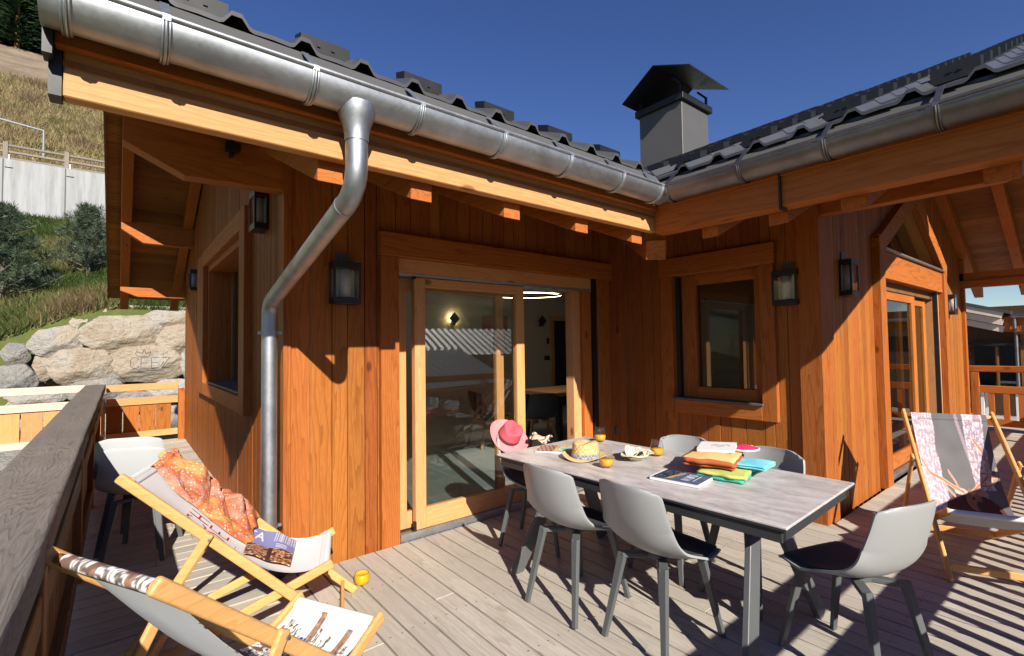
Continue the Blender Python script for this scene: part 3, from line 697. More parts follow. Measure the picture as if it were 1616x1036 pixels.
# ================================================================ FURNITURE
# ---- dining chairs: moulded shell, dark seat pad, four splayed flat legs (local +X is the front)
def chair_shell(u, v):
    """u across (-1..1), v from the top of the back (0) to the front lip (1)"""
    K = [(0, -.300, .825, .165), (.08, -.296, .80, .19), (.25, -.270, .70, .205), (.42, -.232, .59, .218), (.54, -.185, .51, .232), (.64, -.11, .462, .240), (.76, 0, .444, .238), (.88, .11, .446, .228), (.96, .19, .452, .212), (1, .225, .440, .195)]
    for a, b in zip(K, K[1:]):
        if v <= b[0]+1e-9: break
    t = (v-a[0])/(b[0]-a[0])
    i = K.index(a); p = K[max(0, i-1)]; q = K[min(len(K)-1, i+2)]
    def cr(k):
        m0 = (b[k]-p[k])/(b[0]-p[0])*(b[0]-a[0]) if b[0] != p[0] else b[k]-a[k]; m1 = (q[k]-a[k])/(q[0]-a[0])*(b[0]-a[0])
        return (2*t**3-3*t*t+1)*a[k]+(t**3-2*t*t+t)*m0+(-2*t**3+3*t*t)*b[k]+(t**3-t*t)*m1
    x, z, w_ = cr(1), cr(2), cr(3)
    e = abs(u)**2.4
    back = max(0, min(1, (.62-v)/.25)); seat = 1-back
    x += e*.055*back; z += e*.055*math.sin(max(0, min(1, (v-.35)/.5))*math.pi)
    if v < .10: z -= (abs(u)**5)*.035*(1-v/.10)
    return Vector((x, w_*u, z))
def make_chair(grey='chairgrey'):
    t = empty('dining_chair')
    sh = MB().grid(lambda a, b: chair_shell(a*2-1, b), 24, 40).build('shell', grey, t, smooth=True, fix=False, solid=.011)
    q = sh.modifiers.new('bevel', 'BEVEL'); q.width = .003; q.segments = 2; q.limit_method = 'ANGLE'
    def pad(a, b):
        u = a*2-1; v = .50+.475*b; p = chair_shell(u*.90, v); return p+Vector((.006*(1-b), 0, .012+.004*(1-u*u)))
    MB().grid(pad, 20, 22).build('seat_pad', 'seatpad', t, smooth=True, fix=False, solid=.006)
    MB().box(-.07, .07, -.05, .05, .405, .432).bar((-.155, -.13, .412), (.155, .13, .412), .045, .022).bar((-.155, .13, .4135), (.155, -.13, .4135), .045, .022).build('leg_frame', 'leggrey', t, bevel=.003)
    for sx in (-1, 1):
        for sy in (-1, 1):
            top = Vector((sx*.150, sy*.125, .425)); ft = Vector((sx*.235, sy*.185, 0))
            MB().bar(top, ft, .046, .026, (1, 0, 0), .030, .022).build('leg', 'leggrey', t, bevel=.003)
    return t
proto = make_chair()
chairs = [((2.115, 2.03), 2, 'grey shell chair on the deck side of the table, nearest the sliding door'),
 ((2.185, 1.50), -3, 'grey shell chair on the deck side of the table, beside its near leg'),
 ((2.93, 1.93), 186, 'grey shell chair against the house wall, behind the orange juice glass'),
 ((2.96, 1.40), 172, 'grey shell chair against the house wall, behind the folded towels'),
 ((2.50, 2.80), -66, 'grey shell chair at the head of the table with the pink hat on its back'),
 ((2.66, .80), 72, 'grey shell chair at the open end of the table, seat pushed under it')]
GC = 'dining chairs around the table'
for i, (p, a, lb) in enumerate(chairs):
    o = proto if i == 0 else copy_tree(proto)
    o.location = (*p, 0); o.rotation_euler.z = R(a); tag(o, lb, 'chair', GC)
pale = make_chair('chairgreypale')
for i, (dx, dy, dz, lb) in enumerate(((0, 0, 0, 'lower grey shell chair of the stack by the long handrail'), (-.015, .055, .062, 'upper grey shell chair of the stack by the long handrail'))):
    o = pale if i == 0 else copy_tree(pale)
    o.location = (.155+dx, 4.60+dy, dz+.0); o.rotation_euler.z = R(72); tag(o, lb, 'chair', 'chairs stacked by the handrail')

# ---- table
M['apron'] = paint('table_apron', (.035, .037, .04), .5)
tb = empty('dining_table', (2.53, 1.79, 0), R(2), label='long grey stone-look dining table with dark legs in the middle of the deck', cat='table')
MB().box(-.465, .465, -.925, .925, .738, .750).build('tabletop', 'tabletop', tb, bevel=.003)
MB().box(-.462, .462, -.922, .922, .728, .7375).box(-.44, .44, -.90, -.86, .675, .728).box(-.44, .44, .86, .90, .675, .728).box(-.45, -.41, -.90, .90, .675, .728).box(.41, .45, -.90, .90, .675, .728).build('frame', 'apron', tb, bevel=.002)
for sy in (-1, 1):
    y0 = sy*.66
    for sx in (-1, 1): MB().bar((sx*.07, y0-sy*.03, .70), (sx*.455, y0+sy*.09, .0), .03, .10, (1, 0, 0)).build('leg', 'leggrey', tb, bevel=.003)
    MB().box(-.2, .2, y0-.04, y0+.04, .66, .70).build('leg_bracket', 'leggrey', tb)

# ---- deckchairs. local x: from the back foot line to the front, y: across, z up; (0,0) lies under the top of the near rail
SAG = [.36, .02]
def sling0(t):
    P_ = [(0.0, .905), (.22, SAG[0]), (.52, SAG[1]), (.83, .395)]; k = ((1-t)**3, 3*t*(1-t)**2, 3*t*t*(1-t), t**3)
    return sum(k[i]*P_[i][0] for i in range(4)), sum(k[i]*P_[i][1] for i in range(4))
def slack(a, b):
    global _p, _L
    SAG[:] = [a, b]; _p = [sling0(i/200) for i in range(201)]; _L = [0]
    for q, r_ in zip(_p, _p[1:]): _L.append(_L[-1]+math.hypot(r_[0]-q[0], r_[1]-q[1]))
slack(.36, .02)
def sling(s_):
    s_ = max(0, min(1, s_))*_L[-1]; i = 0
    lo, hi = 0, 200
    while hi-lo > 1:
        m_ = (lo+hi)//2
        if _L[m_] <= s_: lo = m_
        else: hi = m_
    f = (s_-_L[lo])/max(1e-9, _L[hi]-_L[lo]); return _p[lo][0]+(_p[hi][0]-_p[lo][0])*f, _p[lo][1]+(_p[hi][1]-_p[lo][1])*f
def deckchair(x, y, ang, label, col, w=.50, fw=.40, nu=120, nv=300, fy=None):
    t = empty('deckchair', (x, y, 0), R(ang), label=label, cat='deckchair', group=None)
    rx = [.0, w]
    for yy in rx:
        MB().bar((-.035, yy, .935), (.985, yy, .012), .024, .047, (0, 0, 1)).build('back_rail', 'chairwood', t, bevel=.010, seg=3)
    for yy in (.032, w-.032):
        MB().bar((.865, yy, .405), (-.02, yy, .018), .022, .046, (0, 0, 1)).build('seat_rail', 'chairwood', t, bevel=.009, seg=3)
    for yy in (-.026, w+.026):
        MB().bar((.33, yy, .645), (-.06, yy, .02), .020, .042, (0, 0, 1)).build('prop', 'chairwood', t, bevel=.008, seg=3)
        MB().tube([(.33, yy-.016, .62), (.33, yy+.016, .62)], .006, 10).build('bolt', 'zinc', t)
    MB().tube([(0, -.0, .905), (0, w, .905)], .015, 16).build('top_bar', 'chairwood', t, smooth=True)
    MB().tube([(.83, .03, .39), (.83, w-.03, .39)], .015, 16).build('front_bar', 'chairwood', t, smooth=True)
    MB().bar((.91, .012, .075), (.91, w-.012, .075), .02, .045).build('stretcher', 'chairwood', t, bevel=.005)
    MB().bar((.06, .04, .052), (.06, w-.04, .052), .02, .045).build('stretcher', 'chairwood', t, bevel=.005)
    f0 = (w-fw)/2
    def pt(u, v):
        tt = v; a, z = sling(tt); a2, z2 = sling(min(1, tt+.01)); a1, z1 = sling(max(0, tt-.01)); d = Vector((a2-a1, 0, z2-z1)).normalized(); nrm = Vector((-d.z, 0, d.x))
        if nrm.z < 0: nrm = -nrm
        off = .017*(1-0)*(1 if tt < .03 or tt > .97 else .6)
        edge = .012*(abs(u*2-1)**3)*math.sin(math.pi*tt)
        rip = .004*noise.noise(Vector((u*3, tt*6, ang)))*math.sin(math.pi*tt)
        nar = 1-.06*math.sin(math.pi*tt)
        return Vector((a, f0+fw*(.5+(u-.5)*nar), z))+nrm*(off+edge+rip-.012*math.sin(math.pi*tt)*(1-abs(u*2-1)**2))
    mb = MB().grid(pt, nu, nv)
    o = mb.build('canvas', 'print', t, smooth=True, fix=False)
    MB().grid(lambda a, b: pt(a, b)+(pt(a, min(1, b+.01))-pt(a, max(0, b-.01))).cross(Vector((0, 1, 0))).normalized()*.0025*(1 if (pt(a, min(1, b+.01))-pt(a, max(0, b-.01))).cross(Vector((0, 1, 0))).z < 0 else -1), 20, 60).build('canvas_back', 'canvasback', t, smooth=True, fix=False)
    colour(o, [col(i/nu, j/nv) for j in range(nv+1) for i in range(nu+1)])
    # canvas wrapped round the bars
    for (cx, cz, e_) in ((0, .905, 0), (.83, .392, 1)):
        n = 14; wr = MB().grid(lambda p, q: Vector((cx+math.cos(2*math.pi*q)*.0185, f0+fw*p, cz+math.sin(2*math.pi*q)*.0185)), 60, n)
        q = wr.build('canvas_hem', 'print', t, smooth=True, fix=False); colour(q, [col(i/60, 1.0 if e_ else j*.006) for j in range(n+1) for i in range(61)])
    return t, pt
M['canvasback'] = paint('plain_canvas', (.66, .70, .74), .9, .03, 5)
def N2(x, y, s=0): return noise.noise(Vector((x, y, s)))
WH = (.87, .86, .85)
sgt = segs('CHA', .115, .37, .10, 1.5)+segs('DEI', .10, .25, .10, 1.5)
def col1(u, v):
    c = WH
    if dseg(u*.62+.02, 1-v-.25+0, [((a[0], a[1]-.0), (b[0], b[1])) for a, b in sgt]) < .0060 and u < .75 and .25 < v < .62: c = (.50, .01, .015)
    for a in (.035, .965):
        if abs(u-a) < .006: c = tuple(x*.8 for x in c)
    if abs(v-.55) < .002 and .12 < u < .3: c = (.35, .25, .2)
    return c
def col2(u, v):
    c = WH; e = (1-v)*3.0; n = N2(u*30, v*70); n2 = N2(u*90, v*30, 3)
    # birch trunks and brush marks that start behind the front bar
    for (a, b, s_, k) in ((.56, .63, .06, 0), (.155, .235, .16, 1)):
        bend = .03*math.sin(v*5)
        if a+bend < u < b+bend and e > s_ : c = (.34, .19, .13) if (e > .2 or k == 0) else (.28, .26, .24); c = tuple(x*(1+.9*max(0, n)) for x in c); c = (.06, .05, .045) if n2 > .42 else c
    for (a, wd, s_) in ((.93, .02, .30), (.88, .03, .22), (.84, .022, .27), (.79, .025, .25), (.735, .02, .26), (.70, .018, .34), (.49, .03, .22), (.44, .02, .34), (.40, .018, .30), (.33, .02, .28), (.12, .02, .36), (.07, .02, .33)):
        if abs(u-a-.015*math.sin(v*9)) < wd and e > s_ and n > -.15 and n2 > -.2: c = (.13, .12, .08) if n > .1 else (.28, .25, .2)
    if e > .36 and .55 < u < .70: 
        if n2 > -.1 and e < .42: c = (.02, .06, .30)
    if e > .42:
        q = N2(u*6, v*42, 9)
        if q > .22: c = (.20, .11, .08)
        elif N2(u*16, v*110, 2) > .28: c = (.15, .12, .12)
    return c
antl = []
def poly(pts): return list(zip(pts, pts[1:]))
a1 = poly([(.02, .30), (.10, .385), (.24, .415), (.38, .46), (.50, .49)]); a2 = poly([(.36, .36), (.42, .42), (.45, .47)]); a3 = poly([(.28, .43), (.29, .47), (.36, .52)])
b1 = poly([(.60, .49), (.74, .43), (.85, .385), (.90, .31), (.86, .22), (.78, .15)]); b2 = poly([(.85, .385), (.97, .38), (.985, .33)]); b3 = poly([(.80, .41), (.78, .36), (.84, .36)])
b4 = poly([(.72, .44), (.86, .44), (.96, .39)])
def col3(u, v):
    g_ = .17+.03*N2(u*5, v*9); c = (g_*1.02, g_*.97, g_)
    n = .6*N2(u*34, v*30, 1)+.6*N2(u*80, v*60, 2)
    if u < .27+.03*N2(v*7, 0): c = (.46, .34, .40) if n > -.05 else (.70, .62, .67)
    if abs(u-.66-(v-.2)*.35) < .022: c = (.40, .30, .34)
    if .68 < u < .93-.05*v+.04*N2(v*9, 3) and v < .47: c = (.68, .60, .65) if n > .0 else (.40, .29, .35)
    # animal
    bx, by = (u-.56)/.36, (v-.63)/.14
    if bx*bx+by*by < 1: c = tuple(x*(1+.5*n) for x in (.12, .05, .045))
    hx, hv = (u-.60)/.10, (v-.535)/.075
    if hx*hx+hv*hv < 1: c = tuple(x*(1+.35*n) for x in (.34, .16, .10))
    if ((u-.665)/.055)**2+((v-.575)/.035)**2 < 1: c = (.10, .055, .05)
    if ((u-.46)/.085)**2+((v-.485)/.022)**2 < 1: c = (.66, .50, .45)
    if ((u-.46)/.06)**2+((v-.487)/.012)**2 < 1: c = (.80, .66, .62)
    if ((u-.735)/.07)**2+((v-.492)/.018)**2 < 1: c = (.46, .28, .22)
    if ((u-.60)/.014)**2+((v-.525)/.008)**2 < 1: c = (.015, .01, .01)
    d = min(dseg(u, v, a1+b1)-.014, dseg(u, v, a2+a3+b2+b3+b4)-.010)
    if d < 0: c = (.50, .22, .12) if d < -.006 else (.72, .50, .38)
    if v > .74: c = (.60, .60, .63)
    if v > .70 and u > .40 and ((u-.75)/.4)**2+((v-.70)/.07)**2 < 1: c = (.42, .30, .24)
    if .765 < v < .80 and .40 < u < .62 and N2(u*80, v*150, 4) > -.12: c = (.30, .05, .06)
    if v > .86: c = WH
    return c
def ang(dx, dy): return math.degrees(math.atan2(dy, dx))
slack(.68, .26)
d1, pt1 = deckchair(.035, 2.80, ang(.94, -.34), 'wooden deckchair with red lettering and an orange scarf over its white canvas', col1, w=.53, fw=.47)
slack(.56, .15)
d2, pt2 = deckchair(.10, 1.49, ang(.885, .465), 'nearest wooden deckchair, white canvas printed with brown birch stripes', col2)
slack(.40, .05)
d3, pt3 = deckchair(4.90, 1.07, ang(-.915, -.40), 'wooden deckchair with antlered deer print, near the gable door', col3, w=.53, fw=.45)

slack(.68, .26)
# ---- scarf bundle over deckchair 1
M['scarf'] = None
def scarfmat():
    m = mat('floral_scarf', (.6, .2, .08), .85, spec=.2); g = NG(m); co = g.coord()
    big = g.noise(co, 6, 2); v = g.n('ShaderNodeTexVoronoi'); v.inputs['Scale'].default_value = 75; g.l(co, v.inputs['Vector'])
    v2 = g.n('ShaderNodeTexVoronoi'); v2.inputs['Scale'].default_value = 60; g.l(co, v2.inputs['Vector'])
    base = g.ramp(big, [(.38, (.62, .27, .08)), (.46, (.46, .11, .04)), (.57, (.50, .24, .17)), (.64, (.46, .12, .05))])
    fl = g.ramp(v.outputs['Distance'], [(.28, (1, 1, 1)), (.34, (0, 0, 0))])
    pick = g.ramp(v.outputs['Color'], [(.35, (.66, .52, .46)), (.5, (.22, .25, .34)), (.75, (.60, .30, .14))])
    g.l(g.mix(g.math('MULTIPLY', fl, .85), base, pick), g.b.inputs['Base Color']); g.bump(g.noise(co, 320, 2), .3, .001); return m
M['scarf'] = scarfmat()
def scarf_f(a, b):
    aa, bb = a*2-1, b*2-1
    u = .43+.85*(a+.06*N2(b*4, 4)*abs(aa)**2); v = -.05+.66*(b+.09*N2(a*4+2, 9)*abs(bb)**2)
    p = pt1(min(1, u), max(0, v))
    if u > 1: p.y += (u-1)*.42
    rz_ = .965-.905*max(0, p.x+.035)/1.02                     # height of the far rail below the cloth
    k = sm_(.45, .95, u)*sm_(-.05, .06, v); p.z = p.z*(1-k)+max(p.z, rz_-.02)*k
    if u > 1.04: p.z -= (u-1.04)*.9
    if v < 0: p = p+Vector((v*.7, 0, v*.5))
    q = Vector((.62, 0, .78)); env = (1-abs(aa)**5)*(1-abs(bb)**5)
    fo = abs(N2(a*2.6+1.9*b, b*2.6, 4))*1.0+.45*abs(N2(a*6, b*6, 6))+.12*abs(N2(a*15, b*15, 2))+.12
    roll = math.exp(-((a-.22-.25*b)/.14)**2)*math.exp(-((b-.30)/.30)**2)
    return p+q*(.012+(.10*fo+.06*roll)*env)+Vector((0, .03*N2(a*5, b*5, 11), 0))
def sm_(a, b, x): t = max(0, min(1, (x-a)/(b-a))); return t*t*(3-2*t)
sc = MB().grid(scarf_f, 130, 150).build('scarf', 'scarf', None, smooth=True, fix=False, solid=.004)
sc.location = d1.location; sc.rotation_euler = d1.rotation_euler
tag(sc, 'crumpled orange floral scarf draped over the left deckchair canvas', 'scarf')
# towel stub hanging white on the far side of the same canvas
# ---- magazine lying in the seat of deckchair 1
def magcol(u, v):
    n = N2(u*9, v*6, 2); n2 = N2(u*26, v*18, 7)
    if u < .48:
        c = (.10, .025, .02) if n > .05 else (.42, .16, .05)
        if n2 > .18: c = (.62, .45, .32)
        if n2 < -.3: c = (.02, .015, .015)
        if abs(v-.52) < .05: c = (.03, .02, .02)
    else:
        c = (.24, .27, .52) if v < .6 else (.20, .24, .48)
        if dseg(v, u, segs('A', .12, .66, .24)) < .018: c = (.85, .85, .88)
        if dseg(v, u, segs('T', -.08, .66, .22)) < .018: c = (.85, .85, .88)
        if v > .52 and u > .72 and (v*22) % 1 < .4: c = (.72, .72, .78)
        if .6 < v < .85 and .52 < u < .66 and (u*60) % 1 < .5: c = (.7, .72, .8)
    return c
def magf(a, b):
    u = .10+.80*a; v = .60+.23*b; p = pt1(u, v); q = Vector((0, 0, 1))
    return p+q*(.014+.020*math.sin(math.pi*b)*(1)+.006*math.sin(b*9+a*2))
mg = MB().grid(magf, 80, 60).build('magazine', 'cover', None, smooth=True, fix=False, solid=.004)
mg.location = d1.location; mg.rotation_euler = d1.rotation_euler
colour(mg, [magcol(i/80, j/60) for j in range(61) for i in range(81)])
tag(mg, 'open magazine with blue and dark red cover lying in the left deckchair', 'magazine')

# ---- juice glasses
def glass(x, y, z, label, lean=0):
    t = empty('juice_glass', (x, y, z), label=label, cat='glass', group='glasses of orange juice')
    prof = [(0, .002), (.022, .0), (.034, .008), (.043, .028), (.045, .045), (.041, .07), (.035, .095), (.033, .108), (.0315, .108), (.0335, .095), (.0395, .07), (.0435, .045), (.0415, .029), (.033, .011), (0, .006)]
    g = MB().lathe(prof, 36).build('cup', 'cup', t, smooth=True)
    MB().lathe([(0, .0065), (.032, .0115), (.041, .029), (.0428, .045), (.0422, .050), (0, .050)], 36).build('juice', 'juice', t, smooth=True)
    return t
glass(2.305, 1.955, .751, 'tumbler of orange juice in front of the straw hat, nearest the table edge')
glass(2.88, 2.50, .751, 'tumbler of orange juice half hidden behind the straw hat')
glass(2.79, 1.93, .751, 'tumbler of orange juice between the striped sunhat and the grey chair back')
yj = empty('juice_glass', (1.215, 3.05, .001), label='squat yellow filled tumbler standing on the deck boards beside the left deckchair', cat='glass')
MB().lathe([(0, .0), (.030, .0), (.042, .010), (.047, .028), (.045, .050), (.041, .064), (.038, .064), (.036, .056), (0, .056)], 32).build('juice', 'juice', yj, smooth=True)
MB().lathe([(.0, -.0005), (.031, -.0005), (.0435, .010), (.0485, .028), (.0462, .052), (.042, .069), (.0405, .069), (.0412, .064)], 32).build('cup', 'cup', yj, smooth=True)

# ---- hats
M['straw'] = None
def strawmat(name, a_, b_, sc=70):
    m = mat(name, a_, .8, spec=.2); g = NG(m); co = g.coord(); ch = g.n('ShaderNodeTexChecker'); ch.inputs['Scale'].default_value = sc; g.l(co, ch.inputs['Vector'])
    ch.inputs['Color1'].default_value = (*a_, 1); ch.inputs['Color2'].default_value = (*b_, 1)
    n = g.noise(co, 30, 3); g.l(g.mix(g.math('MULTIPLY', n, .5), ch.outputs[0], a_), g.b.inputs['Base Color']); g.bump(ch.outputs[1], .6, .002); return m
M['straw'] = strawmat('straw_weave', (.78, .55, .25), (.52, .32, .12)); M['strawbrim'] = strawmat('straw_brim', (.80, .60, .30), (.70, .48, .22), 160)
M['band'] = strawmat('grey_band', (.35, .37, .42), (.12, .13, .18), 60)
M['pinkhat'] = strawmat('pink_straw', (.78, .15, .19), (.66, .10, .14), 220); M['pinkbrim'] = strawmat('pale_pink_straw', (.80, .33, .34), (.74, .27, .28), 220); M['darkband'] = paint('dark_band', (.10, .02, .02), .8)
def hat(name, loc, rot, label, R0, H0, brim, mc, mbm, mband, dent=.02, sx=1.15):
    t = empty(name, loc, label=label, cat='hat'); t.rotation_euler = [R(a) for a in rot]
    def crown(a, b):
        th = 2*math.pi*a; r = R0*(1-.16*b) if b < .8 else R0*.872*math.sqrt(max(0, 1-((b-.8)/.2)**2))
        z = H0*b/.8 if b < .8 else H0*(1+.13*math.sin((b-.8)/.2*math.pi/2))
        x, y = r*math.cos(th)*sx, r*math.sin(th)
        if b > .6:
            k = (b-.6)/.4; z -= dent*k*math.exp(-(y/.03)**2)*(1 if x > -.9 else 0); y *= 1-.18*k*max(0, math.cos(th))
        return Vector((x, y, z))
    MB().grid(crown, 48, 22).build('crown', mc, t, smooth=True, fix=False, solid=.002)
    def br(a, b):
        th = 2*math.pi*a; r = R0*.99+(brim)*b; x, y = r*math.cos(th)*(sx if b < .2 else sx*.97), r*math.sin(th)
        z = .002+.018*b*b*abs(math.sin(th))**2+.006*b*math.sin(3*th+1)
        if b > .85: z += .004
        return Vector((x, y, z))
    MB().grid(br, 64, 10).build('brim', mbm, t, smooth=True, fix=False, solid=.003)
    MB().lathe([(R0*1.005, .003), (R0*1.0, .030), (R0*.985, .030), (R0*.985, .003)], 48, sx=sx).build('hatband', mband, t, smooth=True)
    return t
hat('straw_hat', (2.41, 2.22, .756), (0, 0, 20), 'yellow woven straw hat with grey band lying on the table', .092, .092, .062, 'straw', 'strawbrim', 'band')
ph = hat('pink_hat', (2.37, 2.99, .785), (36, -20, 30), 'pink straw sunhat hung on the chair back at the far table end', .090, .10, .075, 'pinkhat', 'pinkbrim', 'darkband', .035)
# striped soft hat lying crumpled, like a small bowl
M['stripes'] = vcol('striped_cloth')
def soft(a, b):
    th = 2*math.pi*a; r = .035+.055*b+.012*math.sin(3*th+.7)*b; z = .004+.060*b**1.3
    if b > .7: z -= .10*(b-.7)**1.2*(1 if math.cos(th-2.4) > 0 else .4); r += .035*(b-.7)
    return Vector((r*math.cos(th)*1.15, r*math.sin(th), z+.004*math.sin(5*th)*b))
sh_ = empty('striped_sunhat', (2.60, 1.955, .751), R(35), label='soft cream sunhat with coloured stripes, crumpled on the table', cat='hat')
mb = MB().grid(soft, 72, 26); o = mb.build('crown', 'stripes', sh_, smooth=True, fix=False, solid=.003)
colour(o, [((.80, .74, .60) if j < 12 else [(.80, .62, .30), (.78, .72, .62), (.62, .30, .18), (.80, .74, .62), (.40, .58, .50), (.82, .70, .40), (.80, .74, .60)][(j-12)//2 % 7]) for j in range(27) for i in range(73)])
def top_(a, b):
    x = (a-.5)*.21; y = (b-.5)*.15; k = 1-((a-.5)*2)**2*((1)) ; rr = math.hypot((a-.5)*2, (b-.5)*2); s_ = min(1, 1/max(rr, 1e-6)) if rr > 1 else 1
    return Vector((x*s_, y*s_, .062+.020*math.sin((a+b)*5)-.012*rr*rr+.012*math.sin(b*8)))
o = MB().grid(top_, 40, 40).build('brim', 'stripes', sh_, smooth=True, fix=False, solid=.003)
cols_ = [(.82, .66, .34), (.80, .74, .62), (.70, .36, .22), (.82, .76, .64), (.82, .68, .40), (.42, .60, .52), (.82, .76, .64)]
colour(o, [cols_[int((j/40*1.6+.25*math.sin(i/40*3))*9) % 7] for j in range(41) for i in range(41)])

# ---- folded towels
def folded(name, loc, rz, L, W, th, layers, m, label, seed, m2=None):
    """a cloth folded over: one long strip running back and forth, with rounded folds at alternate ends"""
    path = []
    for k in range(layers):
        z = th*(.5+k); n = 16; xs = [(-L/2+L*i/n) for i in range(n+1)]
        if k % 2: xs = xs[::-1]
        path += [(x, z, k) for x in xs]
        if k < layers-1:
            e = xs[-1]; s_ = 1 if e > 0 else -1
            path += [(e+s_*th*.5*math.sin(math.pi*i/6), z+th*.5*(1-math.cos(math.pi*i/6)), k) for i in range(1, 6)]
    n = len(path)-1; nv = 14
    def f(a, b):
        i = min(n-1, int(a*n)); t = a*n-i; p, q = path[i], path[min(n, i+1)]
        x = p[0]+(q[0]-p[0])*t; z = p[1]+(q[1]-p[1])*t
        y = (b-.5)*W*(1+.05*N2(p[2]*3.3, seed))
        x += .020*N2(y*11, p[2], seed); y += .020*N2(x*9, p[2]+7, seed)
        z *= 1+.30*N2(x*8, y*9, seed)-.22*abs(2*b-1)**3-.10*abs(2*x/L)**4
        return Vector((x, y, max(.003, z)+.0008))
    mb = MB().grid(f, n, nv); mb.mi = [0]*len(mb.f)
    if m2: mb.mi = [1 if path[min(n, k % n)][2] < layers-1 or (k//n < 2 and path[min(n, k % n)][2] < layers-1) else 0 for k in range(len(mb.f))]
    o = mb.build(name, [m, m2] if m2 else m, None, smooth=True, fix=False, solid=th*.62, loc=loc, rz=R(rz))
    return tag(o, label, 'towel')
def terry(name, a, b=None):
    m = mat(name, a, .95, spec=.1); g = NG(m); co = g.coord(); n = g.noise(co, 220, 2); s_ = g.noise(co, 9, 3)
    c = g.mix(g.ramp(s_, [(.45, (0, 0, 0)), (.55, (1, 1, 1))]), a, b or a); g.l(c, g.b.inputs['Base Color']); g.bump(n, .8, .002); return m
M['terry_orange'] = terry('terry_orange', (.90, .52, .22), (.86, .46, .18)); M['terry_rust'] = terry('terry_rust', (.46, .12, .05))
M['terry_green'] = terry('terry_green', (.50, .56, .15), (.58, .58, .20)); M['terry_teal'] = terry('terry_teal', (.05, .50, .42)); M['terry_blue'] = terry('terry_blue', (.18, .60, .74), (.24, .66, .78))
folded('towel', (2.70, 1.405, .752), 14, .36, .25, .024, 2, 'terry_green', 'lime green folded towel with teal underside, bottom of the towel pile', 3, 'terry_teal')
folded('towel', (2.80, 1.315, .797), 10, .19, .20, .013, 2, 'terry_blue', 'sky blue towel folded at the right edge of the towel pile', 6)
folded('towel', (2.715, 1.49, .803), 18, .33, .27, .021, 3, 'terry_orange', 'orange towel folded thickly on top of the green one', 8, 'terry_rust')
# round red and white edged towel end sticking out behind the book
M['cerise'] = terry('cerise_cloth', (.75, .04, .12)); 
cp = empty('red_cap', (2.92, 1.41, .862), R(-10), label='red cloth cap with a white rim tucked beside the white book', cat='cap')
def capf(a, b):
    th = math.pi*2*a; r = .075*b; return Vector((r*math.cos(th)*1.1, r*math.sin(th), .022*(1-b*b)))
MB().grid(capf, 36, 8).build('crown', 'cerise', cp, smooth=True, fix=False, solid=.003)
MB().tube([(.0825*math.cos(t*math.pi/12)*1.05, .077*math.sin(t*math.pi/12), .002) for t in range(25)], .006, 8).build('brim', 'offwhite', cp, smooth=True)

# ---- books
M['paper'] = paint('book_pages', (.82, .80, .78), .8, .04, 200)
def book(loc, rot, L, W, H, col, label, nm='book'):
    t = empty(nm, loc, label=label, cat='book'); t.rotation_euler = [R(a) for a in rot]
    MB().box(-L/2+.003, L/2-.003, -W/2+.003, W/2-.003, .0015, H-.0015).build('pages', 'paper', t)
    MB().box(-L/2, L/2, -W/2, W/2, 0, .0013).box(-L/2, -L/2+.0015, -W/2, W/2, .0014, H-.0014).build('back_cover', 'offwhite', t)
    mb = MB().grid(lambda a, b: Vector((-L/2+L*a, -W/2+W*b, H)), 130, 90)
    o = mb.build('cover', 'cover', t, fix=False, solid=.0012); colour(o, [col(i/130, j/90) for j in range(91) for i in range(131)])
    return t
def bc(u, v):
    n = N2(u*5, v*5, 3); n2 = N2(u*20, v*20, 5)
    c = (.075, .11, .20) if u > .42 else (.02, .028, .04)
    if .42 < u < 1: c = tuple(x*(1+.5*n) for x in (.085, .12, .22))
    if .08 < u < .42 and n2 > .12: c = (.12, .17, .22)
    if abs(u-.38-.16*(v-.3)) < .05 and .08 < v < .85: c = (.62, .38, .16) if n2 > -.15 else (.32, .19, .12)
    if u < .05: c = (.8, .78, .8)
    if dseg(1-v, u, segs('DURIN', .20, .60, .15, 1.2)) < .014: c = (.78, .8, .82)
    if abs(u-.83) < .012 and .2 < v < .8: c = (.7, .72, .76)
    return c
book((2.40, 1.51, .752), (0, 0, -82), .27, .20, .018, bc, 'thick blue paperback with pale title lying in front of the towels')
def wc_(u, v):
    c = (.84, .83, .84); d = dseg(u, v, poly([(.35, .45), (.45, .6), (.6, .5), (.75, .62), (.85, .5)])+poly([(.45, .45), (.55, .35), (.7, .42)]))
    if d < .02: c = (.12, .11, .13)
    return c
book((2.755, 1.49, .872), (4, -3, -70), .20, .16, .020, wc_, 'white paperback with grey scribble resting on the orange towel', 'book')
def mc_(u, v):
    n = N2(u*6, v*4, 1); c = (.45, .20, .14) if (u*9+v*2) % 1 < .6 else (.16, .07, .06)
    if u > .45: c = (.62, .58, .34) if n > .05 else (.72, .34, .16)
    if ((u-.72)/.14)**2+((v-.5)/.22)**2 < 1: c = (.20, .66, .55)
    elif ((u-.72)/.17)**2+((v-.5)/.26)**2 < 1: c = (.85, .82, .7)
    return c
book((2.42, 2.50, .752), (0, 0, -55), .27, .20, .012, mc_, 'glossy magazine with brown stripes and turquoise blob beside the straw hat', 'magazine')
